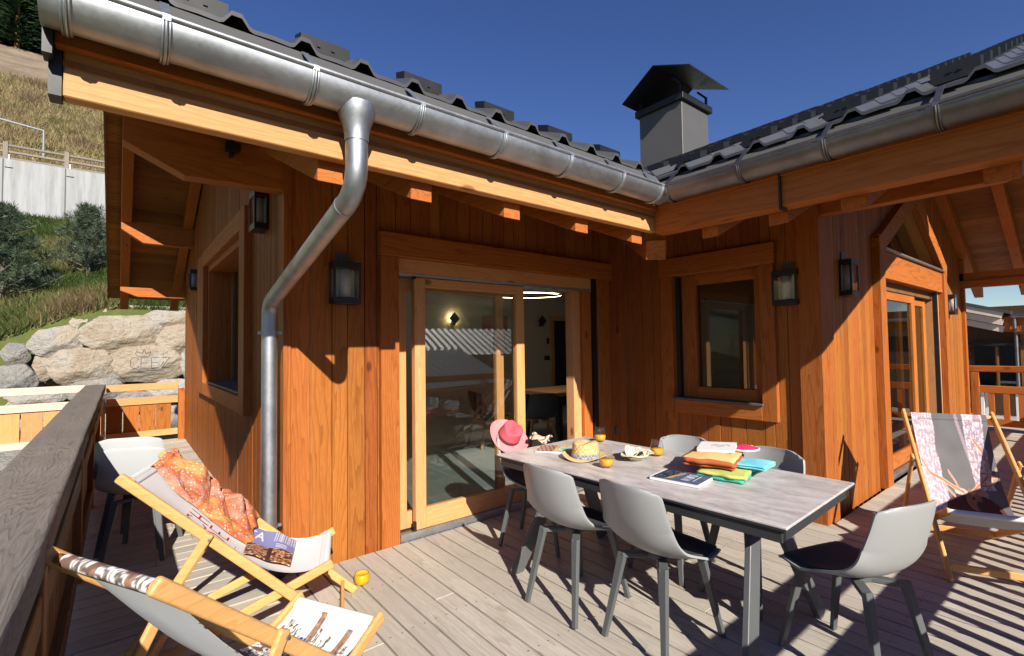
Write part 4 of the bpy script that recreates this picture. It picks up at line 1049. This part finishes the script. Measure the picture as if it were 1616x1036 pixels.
# patterned cloth hanging beside the pink hat
def pc(u, v):
    k = (u*4+v*1.5+N2(u*3, v*3)*.4) % 1
    return (.80, .76, .70) if k < .3 else ((.03, .035, .09) if k < .6 else (.82, .42, .20))
mb = MB().grid(lambda a, b: Vector((.16*a+.01*math.sin(b*7), .03*math.sin(a*6+b*2), .04+.055*(1-b)-.03*a+.012*math.sin(a*9))), 40, 30)
o = mb.build('neck_scarf', 'print', None, smooth=True, fix=False, solid=.004, loc=(2.45, 2.80, .73), rz=R(-20)); colour(o, [pc(i/40, j/30) for j in range(31) for i in range(41)])
tag(o, 'navy, orange and white patterned cloth draped beside the pink hat', 'scarf')

# ---- wall lanterns
def lantern(loc, rz, label, w=.20, h=.30, d=.10):
    t = empty('wall_lantern', loc, R(rz), label=label, cat='wall lamp', group='black wall lanterns on the chalet')
    # local -y faces away from the wall; origin at the wall, centre of the lamp
    b = MB()
    b.box(-w/2, w/2, -d, 0, h/2-.045, h/2).box(-w/2, w/2, -d, 0, -h/2, -h/2+.045)
    for x in (-w/2, w/2-.016):
        b.box(x, x+.016, -d, -d+.016, -h/2+.045, h/2-.045).box(x, x+.016, -.016, 0, -h/2+.045, h/2-.045)
    MB().box(-w/2+.016, w/2-.016, -.008, -.002, -h/2+.045, h/2-.045).build('diffuser', 'frost', t)
    b.build('housing', 'black', t, bevel=.002)
    MB().box(-.05, .05, -.012, 0, h/2, h/2+.075).build('wall_plate', 'leggrey', t, bevel=.002)
    MB().box(-w/2+.018, w/2-.018, -d+.004, -d+.007, -h/2+.046, h/2-.046).box(-w/2+.002, -w/2+.005, -d+.018, -.018, -h/2+.046, h/2-.046).box(w/2-.005, w/2-.002, -d+.018, -.018, -h/2+.046, h/2-.046).build('glass_pane', 'cup', t)
    MB().tube([(0, -d/2, -h/2+.05), (0, -d/2, h/2-.05)], .038, 18).build('bulb_tube', 'frost', t, smooth=True)
    return t
lantern((1.262, 3.512, 1.96), 0, 'black glazed wall lantern between the downpipe and the sliding door')
lantern((.877, 4.12, 2.56), -90, 'black wall lantern near the top corner of the deep side window')
lantern((.877, 8.35, 2.50), -90, 'small far wall lantern beyond the deep side window')
lantern((4.527, 1.755, 1.965), -90, 'black wall lantern to the right of the square window')
lantern((5.20, 1.547, 2.075), 0, 'black wall lantern left of the gable door', h=.33)
lantern((9.75, 1.547, 2.02), 0, 'black wall lantern right of the gable door catching the sun')

# ---- inside the dining room
M['oak'] = wood('oak_X', (.42, .25, .12), (.28, .15, .07), 'X', vary=.1)
it = empty('indoor_table', (5.95, 5.75, 0), label='long oak table inside the dining room behind the open door', cat='table')
MB().box(-.85, 1.6, -.45, .45, .71, .77).build('tabletop', 'oak', it, bevel=.004)
for x, y in ((-.70, -.38), (-.70, .38), (1.45, -.38), (1.45, .38)): MB().box(x-.04, x+.04, y-.04, y+.04, .005, .71).build('leg', 'black', it)
def indoor_chair(x, y, a, lb):
    t = empty('indoor_chair', (x, y, .004), R(a), label=lb, cat='chair', group='black chairs with oak legs at the indoor table')
    MB().grid(lambda p, q: chair_shell(p*2-1, q), 16, 24).build('shell', 'seatpad', t, smooth=True, fix=False, solid=.03)
    for sx in (-1, 1):
        for sy in (-1, 1): MB().bar((sx*.04, sy*.04, .40), (sx*.17, sy*.15, .405), .035, .03).bar((sx*.165, sy*.145, .42), (sx*.25, sy*.21, 0), .034, .034).build('leg', 'oak', t)
    return t
indoor_chair(4.72, 5.22, 60, 'black chair seen through the open door, oak legs nearest the jamb')
indoor_chair(5.45, 4.98, 80, 'black indoor chair with oak legs beside the open door gap')
indoor_chair(4.35, 5.95, -5, 'black indoor chair seen dimly through the sliding glass')
indoor_chair(3.3, 5.6, 20, 'indoor chair standing alone behind the sliding glass') if False else None
M['emit'] = mat('lamp_glow', (1, .85, .6), .5, emit=(1, .72, .35), es=9)
M['emit2'] = mat('ring_glow', (1, .85, .6), .5, emit=(1, .78, .5), es=8)
def sconce(x, lb, lit):
    t = empty('wall_sconce', (x, 8.49, 2.06), label=lb, cat='wall lamp')
    MB().prism([(0, -.13), (.13, 0), (0, .13), (-.13, 0)], 1, -.10, -.08).build('plate', 'black', t, bevel=.004)
    MB().box(-.035, .035, -.08, .0, -.13, -.06).build('stem', 'black', t)
    if lit:
        MB().prism([(0, -.09), (.09, 0), (0, .09), (-.09, 0)], 1, -.070, -.06).build('lamp_disc', 'emit', t)
        l = bpy.data.lights.new('sconce_light', 'POINT'); lo = bpy.data.objects.new('sconce_light', l); C.objects.link(lo); lo.parent = t; lo.location = (0, -.035, 0); l.energy = 5; l.color = (1, .75, .35); l.shadow_soft_size = .05
sconce(5.30, 'lit diamond-shaped wall sconce seen through the sliding glass', True)
sconce(7.72, 'unlit black diamond-shaped wall sconce on the white dining room wall', False)
rg = empty('pendant_lamp', (4.75, 5.55, 2.27), label='thin glowing ring pendant lamp hanging inside the open doorway', cat='lamp'); rg.rotation_euler = (R(8), R(-6), 0)
n = 64; MB().tube([(.55*math.cos(2*math.pi*i/n), .55*math.sin(2*math.pi*i/n), 0) for i in range(n+1)], .016, 8).build('ring', 'black', rg, smooth=True)
MB().tube([(.545*math.cos(2*math.pi*i/n), .545*math.sin(2*math.pi*i/n), -.014) for i in range(n+1)], .009, 8).build('light_strip', 'emit2', rg, smooth=True)
l = bpy.data.lights.new('ring_light', 'POINT'); lo = bpy.data.objects.new('ring_light', l); C.objects.link(lo); lo.parent = rg; lo.location = (0, 0, -.05); l.energy = 18; l.color = (1, .80, .58); l.shadow_soft_size = .25
MB().tube([(0.55, 0, 0), (0, 0, .42)], .003, 6).tube([(-.5, 0, 0), (0, 0, .42)], .003, 6).build('cable', 'black', rg)
# door and switches on the far room wall
idr = empty('inner_door', (8.55, 8.5, 0)); idr.parent = chalet
MB().box(-.48, -.38, -.03, 0, 0, 2.16).box(.38, .48, -.03, 0, 0, 2.16).box(-.48, .48, -.031, 0, 2.08, 2.19).build('casing', 'oak', idr)
MB().box(-.38, .38, -.01, 0, 0, 2.08).build('door_panel', 'black', idr)
MB().box(7.94, 8.0, 8.47, 8.5, 1.52, 1.66).build('thermostat', 'black', chalet); MB().box(7.86, 8.02, 8.48, 8.5, 1.13, 1.24).build('switch_plate', 'black', chalet)
MB().add([(6.05, 8.49, 1.75), (6.75, 8.49, 1.75), (6.75, 8.49, 2.15), (6.05, 8.49, 2.15)], [(0,1,2,3)]).build('wall_picture', mat('red_picture', (.35, .07, .04), .7), chalet)
# ================================================================ SURROUNDINGS
def sm(a, b, x): t = max(0, min(1, (x-a)/(b-a))); return t*t*(3-2*t)
KW = 1.2
def ztop(x): x /= KW; return 1.5+KW*((max(1.3, min(2.45, 2.45+.40*x)) if x < .2 else 2.45)-1.5)
YW = 13.62*KW
def ground_z(x, y):
    n = noise.noise(Vector((x*.05, y*.05, 0)))*1.2+noise.noise(Vector((x*.3, y*.3, 3)))*.12
    if y > YW:
        att = 1-sm(4, 26, x)
        if y < 29.7: z = ztop(x)+.03+(7.45-ztop(x))*(y-YW)/(29.7-YW)+noise.noise(Vector((x*.5, y*.5, 0)))*.18
        elif y < 65: z = 9.7+.60*(y-30)+n*sm(30, 36, y)
        else: z = 30.7+.47*(y-65)+n
        return -1.6+(z+1.6)*att
    if y < -6:
        q = -y; z = -1.6-2.8*sm(6, 24, q)+max(0, q-34)*.27+n*sm(10, 30, q)*2
        return z
    return -1.6+.1*n
def frange(a, b, s_):
    o = []; 
    while a < b: o.append(a); a += s_
    return o
xs = frange(-90, -9, 3)+frange(-9, 12, .6)+frange(12, 120, 4); ys = frange(-190, -14, 4)+frange(-14, 15.8, 1.5)+[YW-.04, YW+.04]+frange(16.4, 29.6, .5)+[29.69, 29.72]+frange(30.5, 66, 1.0)+frange(67, 150, 4)
mb = MB(); nx = len(xs); mb.v = [(x, y, ground_z(x, y)) for y in ys for x in xs]
mb.f = [(j*nx+i, j*nx+i+1, (j+1)*nx+i+1, (j+1)*nx+i) for j in range(len(ys)-1) for i in range(nx-1)]; mb.mi = [0]*len(mb.f)
def terr():
    m = mat('hillside', (.2, .2, .1), .95, spec=.1); g = NG(m); co = g.coord(); s_ = g.n('ShaderNodeSeparateXYZ'); g.l(co, s_.inputs[0]); y = s_.outputs[1]
    n1 = g.noise(co, .5, 6, .65); n2 = g.noise(co, 4, 5, .7); n3 = g.noise(co, .09, 4, .6)
    green = g.mix(n2, (.045, .075, .018), (.16, .17, .055)); dry = g.mix(n2, (.20, .155, .07), (.42, .34, .17)); dirt = g.mix(g.math('MULTIPLY_ADD', n1, 1.6, -.35), (.13, .095, .06), g.mix(n2, (.26, .20, .145), (.42, .34, .26)))
    wob = g.math('MULTIPLY_ADD', n1, 8, y)
    c = g.mix(g.ramp(g.math('DIVIDE', g.math('ADD', y, -28), 4), [(.40, (0, 0, 0)), (.50, (1, 1, 1))]), green, dry)
    c = g.mix(g.ramp(g.math('DIVIDE', g.math('ADD', wob, -44), 8), [(.35, (0, 0, 0)), (.5, (1, 1, 1))]), c, dirt)
    back = g.mix(g.ramp(n3, [(.42, (0, 0, 0)), (.58, (1, 1, 1))]), (.05, .07, .02), (.20, .17, .08))
    c = g.mix(g.ramp(g.math('DIVIDE', g.math('ADD', y, 30), 20), [(.3, (1, 1, 1)), (.6, (0, 0, 0))]), c, back)
    g.l(c, g.b.inputs['Base Color']); g.bump(n2, .6, .1); return m
M['terrain'] = terr()
gr = mb.build('terrain', 'terrain', smooth=True); tag(gr, kind='structure')

# ---- grass and scrub (uncountable)
def bladecloud(name, n, xr, yr, hr, cols, seed, wd=.02, lean=.35):
    r = random.Random(seed); v = []; f = []; cc = []
    for i in range(n):
        x = r.uniform(*xr(0)) if callable(xr) else r.uniform(*xr); y = r.uniform(*yr)
        if callable(xr): x = r.uniform(*xr(y))
        k = noise.noise(Vector((x*.55, y*.55, seed))); z = ground_z(x, y)
        h = r.uniform(*hr)*(1+.7*k); a = r.uniform(0, 6.28); w_ = wd*r.uniform(.6, 1.4)*(1+y*.012)
        lx, ly = r.gauss(0, lean)*h, r.gauss(0, lean)*h
        b = len(v); v += [(x-math.cos(a)*w_, y-math.sin(a)*w_, z-.03), (x+math.cos(a)*w_, y+math.sin(a)*w_, z-.03), (x+lx, y+ly, z+h)]; f.append((b, b+1, b+2))
        q = cols[min(len(cols)-1, max(0, int((k*.9+.5+r.uniform(-.28, .28))*len(cols))))]; s_ = r.uniform(.7, 1.25); cc += [tuple(t*s_ for t in q)]*3
    mb = MB(); mb.v = v; mb.f = f; mb.mi = [0]*len(f)
    o = mb.build(name, 'foliage', fix=False); colour(o, cc); tag(o, kind='stuff'); return o
M['foliage'] = vcol('foliage', .8, False)
t_ = M['foliage'].node_tree; b_ = t_.nodes['Principled BSDF']; tl = t_.nodes.new('ShaderNodeBsdfTranslucent'); mx = t_.nodes.new('ShaderNodeMixShader'); mx.inputs[0].default_value = .25
vc = [n for n in t_.nodes if n.type == 'VERTEX_COLOR'][0]; out = [n for n in t_.nodes if n.type == 'OUTPUT_MATERIAL'][0]
t_.links.new(vc.outputs[0], tl.inputs[0]); t_.links.new(b_.outputs[0], mx.inputs[1]); t_.links.new(tl.outputs[0], mx.inputs[2]); t_.links.new(mx.outputs[0], out.inputs[0])
GRN = [(.035, .065, .015), (.06, .10, .022), (.10, .13, .035), (.17, .18, .06), (.26, .22, .10), (.20, .13, .07)]
DRY = [(.12, .12, .045), (.22, .19, .08), (.34, .27, .13), (.42, .35, .19), (.30, .22, .12), (.20, .14, .08)]
bladecloud('grass', 46000, lambda y: (-.20*y-1.2, 1.4), (16.0, 29.4), (.12, .36), GRN, 2, .013, .6)
bladecloud('bank_edge_grass', 9000, lambda y: (-.20*y-1.2, 1.8), (16.36, 17.6), (.10, .30), GRN, 3, .012, .6)
bladecloud('dry_grass', 42000, lambda y: (-.18*y-1, 2.5), (30.2, 50), (.18, .42), DRY, 5, .018, .5)
bladecloud('weeds', 5000, (-3.8, 1.2), (12.0, 15.5), (.05, .32), GRN, 8, .012)

# ---- boulder wall
def rockmat(name, a, b, c):
    m = mat(name, a, .9, spec=.2); g = NG(m); co = g.coord(); n = g.noise(co, 2.4, 6, .65, .6); n2 = g.noise(co, 14, 6, .7); n3 = g.noise(co, 1.0, 3)
    col = g.mix(g.ramp(n, [(.38, (0, 0, 0)), (.62, (1, 1, 1))]), a, b); col = g.mix(g.ramp(n3, [(.5, (0, 0, 0)), (.62, (1, 1, 1))]), col, c); col = g.mix(g.math('MULTIPLY', n2, .35), col, (.62, .56, .48))
    g.l(col, g.b.inputs['Base Color']); g.bump(g.math('ADD', n2, g.math('MULTIPLY', n, .8)), 1.0, .12); return m
M['rock1'] = rockmat('tan_boulder', (.52, .44, .34), (.42, .32, .22), (.50, .47, .42)); M['rock2'] = rockmat('pale_boulder', (.50, .47, .42), (.42, .40, .37), (.52, .42, .30)); M['rock3'] = rockmat('grey_boulder', (.24, .24, .25), (.33, .32, .30), (.46, .42, .36))
M['mortar'] = rockmat('pale_mortar', (.62, .53, .40), (.54, .46, .35), (.60, .54, .45))
sw = empty('boulder_wall', (0, 13.0*KW, 1.5-1.5*KW), label='retaining wall of big pale boulders set in mortar behind the railing', cat='stone wall')
sw.scale = (KW, KW, KW); bm_ = MB(); r = random.Random(5)
def bw(a, b):
    x = -9+20*a; zt_ = (ztop(x*KW)-1.5)/KW+1.5+.05; z = -1.7+(zt_+1.7)*b
    return Vector((x, .52+.5*b*.3+.07*noise.noise(Vector((x*1.1, z*1.3, 0)))+.02*noise.noise(Vector((x*6, z*6, 2))), z))
bm_.grid(bw, 260, 60); mo = bm_.build('mortar', 'mortar', sw, smooth=True, fix=False)
# (x, z, half width, half height, tilt, material)
B_ = [(-1.55, 1.47, .20, .22, 0, 3), (-.97, 1.70, .46, .30, 18, 2), (.02, 1.87, .76, .40, 6, 1), (.80, 2.18, .47, .21, 0, 1), (1.06, 1.76, .47, .34, 14, 1), (-.60, 1.21, .58, .39, 0, 1), (.47, 1.25, .70, .40, -3, 1), (-1.55, .98, .32, .30, 10, 3), (1.40, 1.22, .38, .42, 0, 2), (1.62, 2.2, .25, .16, 0, 1), (-.38, .70, .50, .28, 5, 3), (.0, .98, .22, .14, 0, 3), (-1.16, 1.22, .15, .26, 8, 1),
 (-1.25, .62, .42, .18, 0, 2), (1.0, .62, .55, .25, 0, 2), (.35, .42, .45, .22, -8, 3), (-1.0, .15, .5, .25, 4, 2), (-.1, -.05, .42, .25, 0, 1), (.75, -.02, .5, .3, 6, 3), (1.55, .4, .4, .3, 0, 1), (-1.75, .2, .3, .3, 0, 1), (-1.40, -.45, .48, .30, 12, 3), (-.55, -.62, .40, .26, -5, 2), (.2, -.7, .45, .3, 0, 1), (-1.9, -.9, .40, .24, 0, 2), (-1.1, -1.05, .5, .25, 6, 3), (-2.5, 1.1, .5, .35, 10, 1), (-2.6, .35, .45, .32, 0, 2), (-2.5, -.4, .5, .35, 0, 1), (-3.5, .9, .5, .4, 0, 2), (-3.6, .0, .5, .4, 0, 3), (-2.45, 1.62, .3, .16, 8, 2)]
rocks = []
for i, (x, z, a, b, tl_, mk) in enumerate(B_):
    bm = bmesh.new(); bmesh.ops.create_icosphere(bm, subdivisions=5, radius=1)
    ct, st_ = math.cos(R(tl_)), math.sin(R(tl_))
    for v in bm.verts:
        p = v.co.copy(); q = p+Vector((i*7.1, 0, i*3.3))
        # facet the ball a little, then roughen it
        vd = noise.voronoi(q*1.15)[0]; vd2 = noise.voronoi(q*3.1)[0]
        k = 1+.14*noise.noise(q*.9)+.10*(vd[1]-vd[0])+.035*(vd2[1]-vd2[0])-.05*abs(noise.noise(q*3.1))+.03*noise.noise(q*7)+.018*noise.noise(q*17)
        for nn in ((.3, -.9, .3), (-.6, -.7, .1), (.7, -.6, -.3), (0, -.5, .86), (.1, -.6, -.8), (.9, 0, .4), (-.8, 0, .6), (.1, 0, 1), (-.9, 0, -.4)):
            d = p.dot(Vector(nn).normalized()); k = min(k, .80/max(d, .3)*(1+.06*noise.noise(q*4))) if d > .3 else k
        p *= k; px, pz = p.x*a*1.14, p.z*b*1.14
        v.co = Vector((px*ct-pz*st_+x, p.y*min(a, b)*.75+.10+.09*(z+1.7)/2.2, px*st_+pz*ct+z))
    me = bpy.data.meshes.new('boulder'); bm.to_mesh(me); bm.free(); me.materials.append(M['rock%d' % mk]); me.polygons.foreach_set('use_smooth', [True]*len(me.polygons))
    o = bpy.data.objects.new('boulder', me); C.objects.link(o); o.parent = sw; rocks.append(o)
# scratched graffiti on one boulder
tagseg = segs('CFEZ', .18, 1.12, .22, 1.15)+poly([(.30, 1.52), (.27, 1.42), (.31, 1.36), (.50, 1.37), (.53, 1.47), (.45, 1.42), (.42, 1.52), (.38, 1.43), (.28, 1.47)])+poly([(.30, 1.05), (.60, 1.07)])+poly([(.70, 1.15), (.76, 1.25)])
rk7 = rocks[6]; bv = BVHTree.FromPolygons([v.co for v in rk7.data.vertices], [p.vertices for p in rk7.data.polygons])
gm = MB()
for a, b in tagseg:
    n_ = 6; pts = []
    for k in range(n_+1):
        x, z = a[0]+(b[0]-a[0])*k/n_, a[1]+(b[1]-a[1])*k/n_; h = bv.ray_cast(Vector((x, -3, z)), Vector((0, 1, 0)))
        if h[0]: pts.append(h[0]+Vector((0, -.002, 0)))
    if len(pts) > 1: gm.tube(pts, .007, 5)
gm.build('graffiti', mat('graffiti_line', (.13, .12, .12), .9), sw)

# ---- concrete wall with timber rail, goal frame, power of the slope
M['concrete'] = paint('concrete', (.36, .37, .38), .9, .08, .8)
g = NG(M['concrete']); co = g.coord(); mp = g.n('ShaderNodeMapping'); g.l(co, mp.inputs['Vector']); mp.inputs['Scale'].default_value = (1.6, 1, .14)
g.l(g.mix(g.ramp(g.noise(mp.outputs[0], 2.2, 6, .7), [(.42, (0, 0, 0)), (.70, (1, 1, 1))]), (.38, .39, .40), (.25, .25, .245)), g.b.inputs['Base Color'])
cw = empty('concrete_wall', (0, 29.5, 0), label='smooth light concrete retaining wall high up the slope', cat='wall')
MB().box(-30, 9, 0, .25, 6.2, 9.78).build('wall_face', 'concrete', cw); 
jn = MB(); [jn.box(x-.02, x+.02, -.012, 0, 6.2, 9.76) for x in (-10.3, -8.2, -6.1, -3.95, -1.98, .1, 2.1)]; jn.build('joint', mat('joint_dark', (.12, .12, .12), .9), cw)
hr_ = empty('timber_fence', (0, 29.66, 9.75), label='weathered timber rail fence along the top of the concrete wall', cat='fence')
for x in (-9.9, -7.9, -5.85, -3.9, -1.95, .05, 2.0):
    MB().box(x-.08, x+.08, -.08, .08, -.35, .80).build('post', 'greyZ', hr_, bevel=.01)
    MB().box(x+.09, x+.13, -.10, .02, -.35, .25).box(x+.0, x+.26, -.16, -.12, -.36, -.32).build('bracket', 'zinc', hr_)
for z in (.10, .38, .66): MB().bar((-12, 0, z), (3, 0, z), .09, .10).build('fence_rail', 'greyX', hr_, bevel=.02)
M['tube'] = mat('grey_tube', (.34, .37, .40), .4)
gf = empty('tube_frame', (-2.9, 31.5, 10.2), label='thin grey metal tube frame standing in the dry grass', cat='frame')
MB().tube([(0, 0, -.6), (0, 0, 1.75), (-3.4, 0, 2.15)], .05, 8).build('tube', 'tube', gf)
# ---- pines, firs
def clump(mb_v, mb_f, cc, c, rad, n, r, cols, ln=.16, wd=.012, up=.3):
    for i in range(n):
        d = Vector((r.gauss(0, 1), r.gauss(0, 1), r.gauss(0, 1))).normalized(); p = c+d*rad*(r.random()**.5)
        q = (d+Vector((0, 0, up))).normalized()*ln*r.uniform(.6, 1.2); s_ = q.orthogonal().normalized()*wd
        b = len(mb_v); mb_v += [tuple(p-s_), tuple(p+s_), tuple(p+q)]; mb_f.append((b, b+1, b+2)); k = r.choice(cols); j = r.uniform(.7, 1.3); cc += [tuple(t*j for t in k)]*3
PIN = [(.03, .055, .03), (.05, .085, .045), (.09, .13, .075), (.17, .21, .14)]
def pine(name, loc, H, W, label, seed, n=46, cat='pine'):
    r = random.Random(seed); t = empty(name, loc, label=label, cat=cat, group='young pines on the bank'); v, f, cc = [], [], []; br = MB()
    br.tube([(0, 0, -.2), (.03, 0, H*.5), (0, .02, H*.92)], [.06, .04, .012], 8)
    for i in range(n):
        z = H*(.05+.9*(i/n)); a = i*2.4+r.uniform(-.4, .4); L = W*(1-(z/H)**1.4)*r.uniform(.55, 1.1)+.08
        tip = Vector((math.cos(a)*L, math.sin(a)*L, z+L*.45)); b0 = Vector((0, 0, z-.05)); br.tube([b0, b0.lerp(tip, .6)+Vector((0, 0, -.05)), tip], [.018, .012, .006], 5)
        for k in range(5):
            p = b0.lerp(tip, .35+.16*k)+Vector((r.uniform(-.1, .1), r.uniform(-.1, .1), r.uniform(-.02, .12))); clump(v, f, cc, p, .10+.04*r.random(), 60, r, PIN, .13, .009, .5)
    br.build('trunk', 'greyZ', t); mb = MB(); mb.v = v; mb.f = f; mb.mi = [0]*len(f); o = mb.build('crown', 'foliage', t, fix=False); colour(o, cc); return t
pine('pine_shrub', (-2.55, 19.2, ground_z(-2.55, 19.2)), 2.7, 1.2, 'large dark young pine at the left edge of the bank', 1, 60)
pine('pine_shrub', (-.80, 20.3, ground_z(-.80, 20.3)), 2.2, 1.0, 'smaller blue-green pine next to the roof overhang', 2, 44)
pine('pine_shrub', (-.35, 16.9, ground_z(-.35, 16.9)), 1.3, .75, 'low dark pine shrub beneath the smaller pine', 3, 34) if False else None
FIR = [(.012, .028, .012), (.02, .045, .018), (.035, .07, .022), (.07, .11, .03)]
def fir(H, seed):
    r = random.Random(seed); v, f, cc = [], [], []; t = empty('fir_tree')
    MB().tube([(0, 0, -1), (0, 0, H*.95)], [.22, .03], 8).build('trunk', 'brownZ', t)
    n = 2600
    for i in range(n):
        z = H*(.08+.92*r.random()**1.15); L = (1-z/H)*H*.24*r.uniform(.35, 1)+.1; a = r.uniform(0, 6.28); c = Vector((math.cos(a)*L, math.sin(a)*L, z-L*.3))
        d = Vector((math.cos(a), math.sin(a), -.25+r.uniform(-.2, .5)))*.55*r.uniform(.6, 1.3); s_ = d.orthogonal().normalized()*.13*r.uniform(.6, 1.4)
        b = len(v); v += [tuple(c-s_), tuple(c+s_), tuple(c+d)]; f.append((b, b+1, b+2)); k = FIR[min(3, int(4*(.5+.5*noise.noise(c*.5))*r.uniform(.6, 1.1)))]; cc += [k]*3
    mb = MB(); mb.v = v; mb.f = f; mb.mi = [0]*len(f); o = mb.build('crown', 'foliage', t, fix=False); colour(o, cc); return t
protos = [fir(11, 1), fir(8.5, 2)]; r = random.Random(12); k = 0
for row, y0 in enumerate((66, 71, 77, 84)):
    for i in range(9):
        x = -.13*y0-7+i*2.7+r.uniform(-.8, .8); y = y0+r.uniform(-2, 2)-(.4*(x+9) if row == 0 else 0)*.0
        if x > 3: continue
        o = protos[k % 2] if k < 2 else copy_tree(protos[k % 2]); k += 1
        o.location = (x, y, ground_z(x, y)-.3); o.rotation_euler.z = r.uniform(0, 6); s_ = r.uniform(.75, 1.15); o.scale = (s_, s_, s_)
        tag(o, 'dark fir tree in the wood on top of the hill', 'fir tree', 'fir trees of the wood above the dirt track')

# ---- neighbouring chalet on the right, seen under the roof
M['sidingdark'] = wood('dark_siding_Z', (.085, .05, .03), (.04, .022, .014), 'Z', vary=.3)
nb = empty('neighbour_chalet', (17, 2, 0), label='dark timber neighbouring chalet with pale layered eaves, far right beyond the railing', cat='house')
MB().box(0, 6, -8, 5, -3, 2.3).build('wall', 'sidingdark', nb)
e_ = MB()
for k, (z, dx, m_) in enumerate(((0, 0, 0), (.17, -.12, 0), (.34, -.24, 0))):
    e_.prism([(.6-.0*k, 2.10+z-.28), (-.38, 1.78+z-.0), (-.38, 1.95+z), (.6, 2.10+z-.10)], 0, -.25+dx, -.10+dx) if False else e_.bar((-.3+dx*.5, .62, 2.02+z), (-.3+dx*.5, -.36, 1.72+z), .10, .15)
e_.build('barge_board', 'bleached', nb, bevel=.004)
MB().box(-.34, 2, -.62, -.36, 1.66, 2.02).box(-.32, -.2, -7, -.62, 1.8, 2.0).build('fascia', 'beamY', nb)
MB().box(-.18, -.08, -.66, .30, 1.32, 1.38).tube([(-.13, .26, 1.35), (-.13, .34, 1.35)], .05, 10).build('awning_box', 'black', nb)
MB().box(-.03, 0, -.60, .22, .2, 1.30).build('window', 'glassdark', nb)
MB().box(-.05, 0, -.22, -.16, .2, 1.3).box(-.05, 0, -.70, -.60, .2, 1.6).build('window_frame', 'brownZ', nb)
slab(rf_ := MB(), [(-.5, -8), (6, -8), (6, .66), (-.5, .66)], lambda x, y: 2.35+.30*(y-.66)*0+.28*(x+.5)*0+.32*(.66-abs(y+.0)) if y > -99 else 0, .08) if False else MB().bar((2.7, .70, 2.52), (2.7, -.50, 2.12), 6.4, .07).build('roof', 'roof', nb)
MB().tube([(-.4, -.50, 2.04), (-.4, -3, 2.04)], .06, 12).tube([(-.4, -.55, 2.06), (-.4, -.55, 1.75), (-.2, -.55, 1.6), (-.2, -.55, -1)], .035, 10).build('gutter', 'zinc_brown', nb)
nd = MB(); y = -6.0
while y < 3: nd.box(-5.2, 0, y, y+.13, -.45, -.40); y += .14
nd.build('terrace', 'deckX', nb)
wt = empty('patio_table', (15.6, 1.62, -.40), label='white patio table on the neighbouring terrace behind the balusters', cat='table')
MB().box(-.5, .5, -.4, .35, .70, .74).build('tabletop', 'offwhite', wt, bevel=.005)
for a, b in ((-.4, -.3), (.4, -.3), (-.4, .28), (.4, .28)): MB().box(a-.04, a+.04, b-.04, b+.04, 0, .70).build('leg', 'offwhite', wt)
# ---- village chalets below, mirrored in the sliding glass
M['ribbed'] = None
def ribbed():
    m = mat('ribbed_metal_roof', (.36, .37, .38), .5, .2); return m
M['ribbed'] = ribbed()
def hut(loc, rz, L, W, H, label):
    t = empty('village_chalet', loc, R(rz), label=label, cat='house'); h2 = W*.22
    MB().prism([(-W/2, 0), (W/2, 0), (W/2, H), (0, H+h2), (-W/2, H)], 0, -L/2, L/2).build('wall', 'sidingdark', t)
    mb = MB()
    for sg in (-1, 1):
        mb.bar((0, sg*(W/2+.5)/2, H+h2+.05-(h2*(W/2+.5)/(W/2))/2), (0.001, sg*(W/2+.5)/2, H+h2+.05-(h2*(W/2+.5)/(W/2))/2), .01, .01) if False else None
        y1 = sg*(W/2+.6); z1 = H+h2-(h2*(W/2+.6)/(W/2)); n = int((L+1.2)/.5)
        for k in range(n):
            x = -L/2-.6+k*.5; mb.add([(x, 0, H+h2+.12), (x+.12, 0, H+h2+.30), (x+.499, 0, H+h2+.12), (x, y1, z1+.12), (x+.12, y1, z1+.30), (x+.499, y1, z1+.12)], [(0, 1, 4, 3), (1, 2, 5, 4)])
    mb.build('roof', 'ribbed', t)
    MB().box(-L/2-.7, L/2+.7, W/2+.55, W/2+.65, H-.6+.2, H-.1+.2).build('fascia', 'beamX', t)
    wm = MB(); [wm.box(x-.4, x+.4, W/2+.0, W/2+.03, H-1.9, H-.8) for x in (-L/3, 0, L/3)]; wm.build('window', 'glassdark', t)
    return t
hut((9, -15, -3.6), -12, 12, 7, 3.2, 'chalet with ribbed metal roof mirrored in the left sliding door leaf')
hut((22, -24, -3.2), 8, 14, 8, 4.0, 'second ribbed-roof chalet mirrored behind the first in the glass')
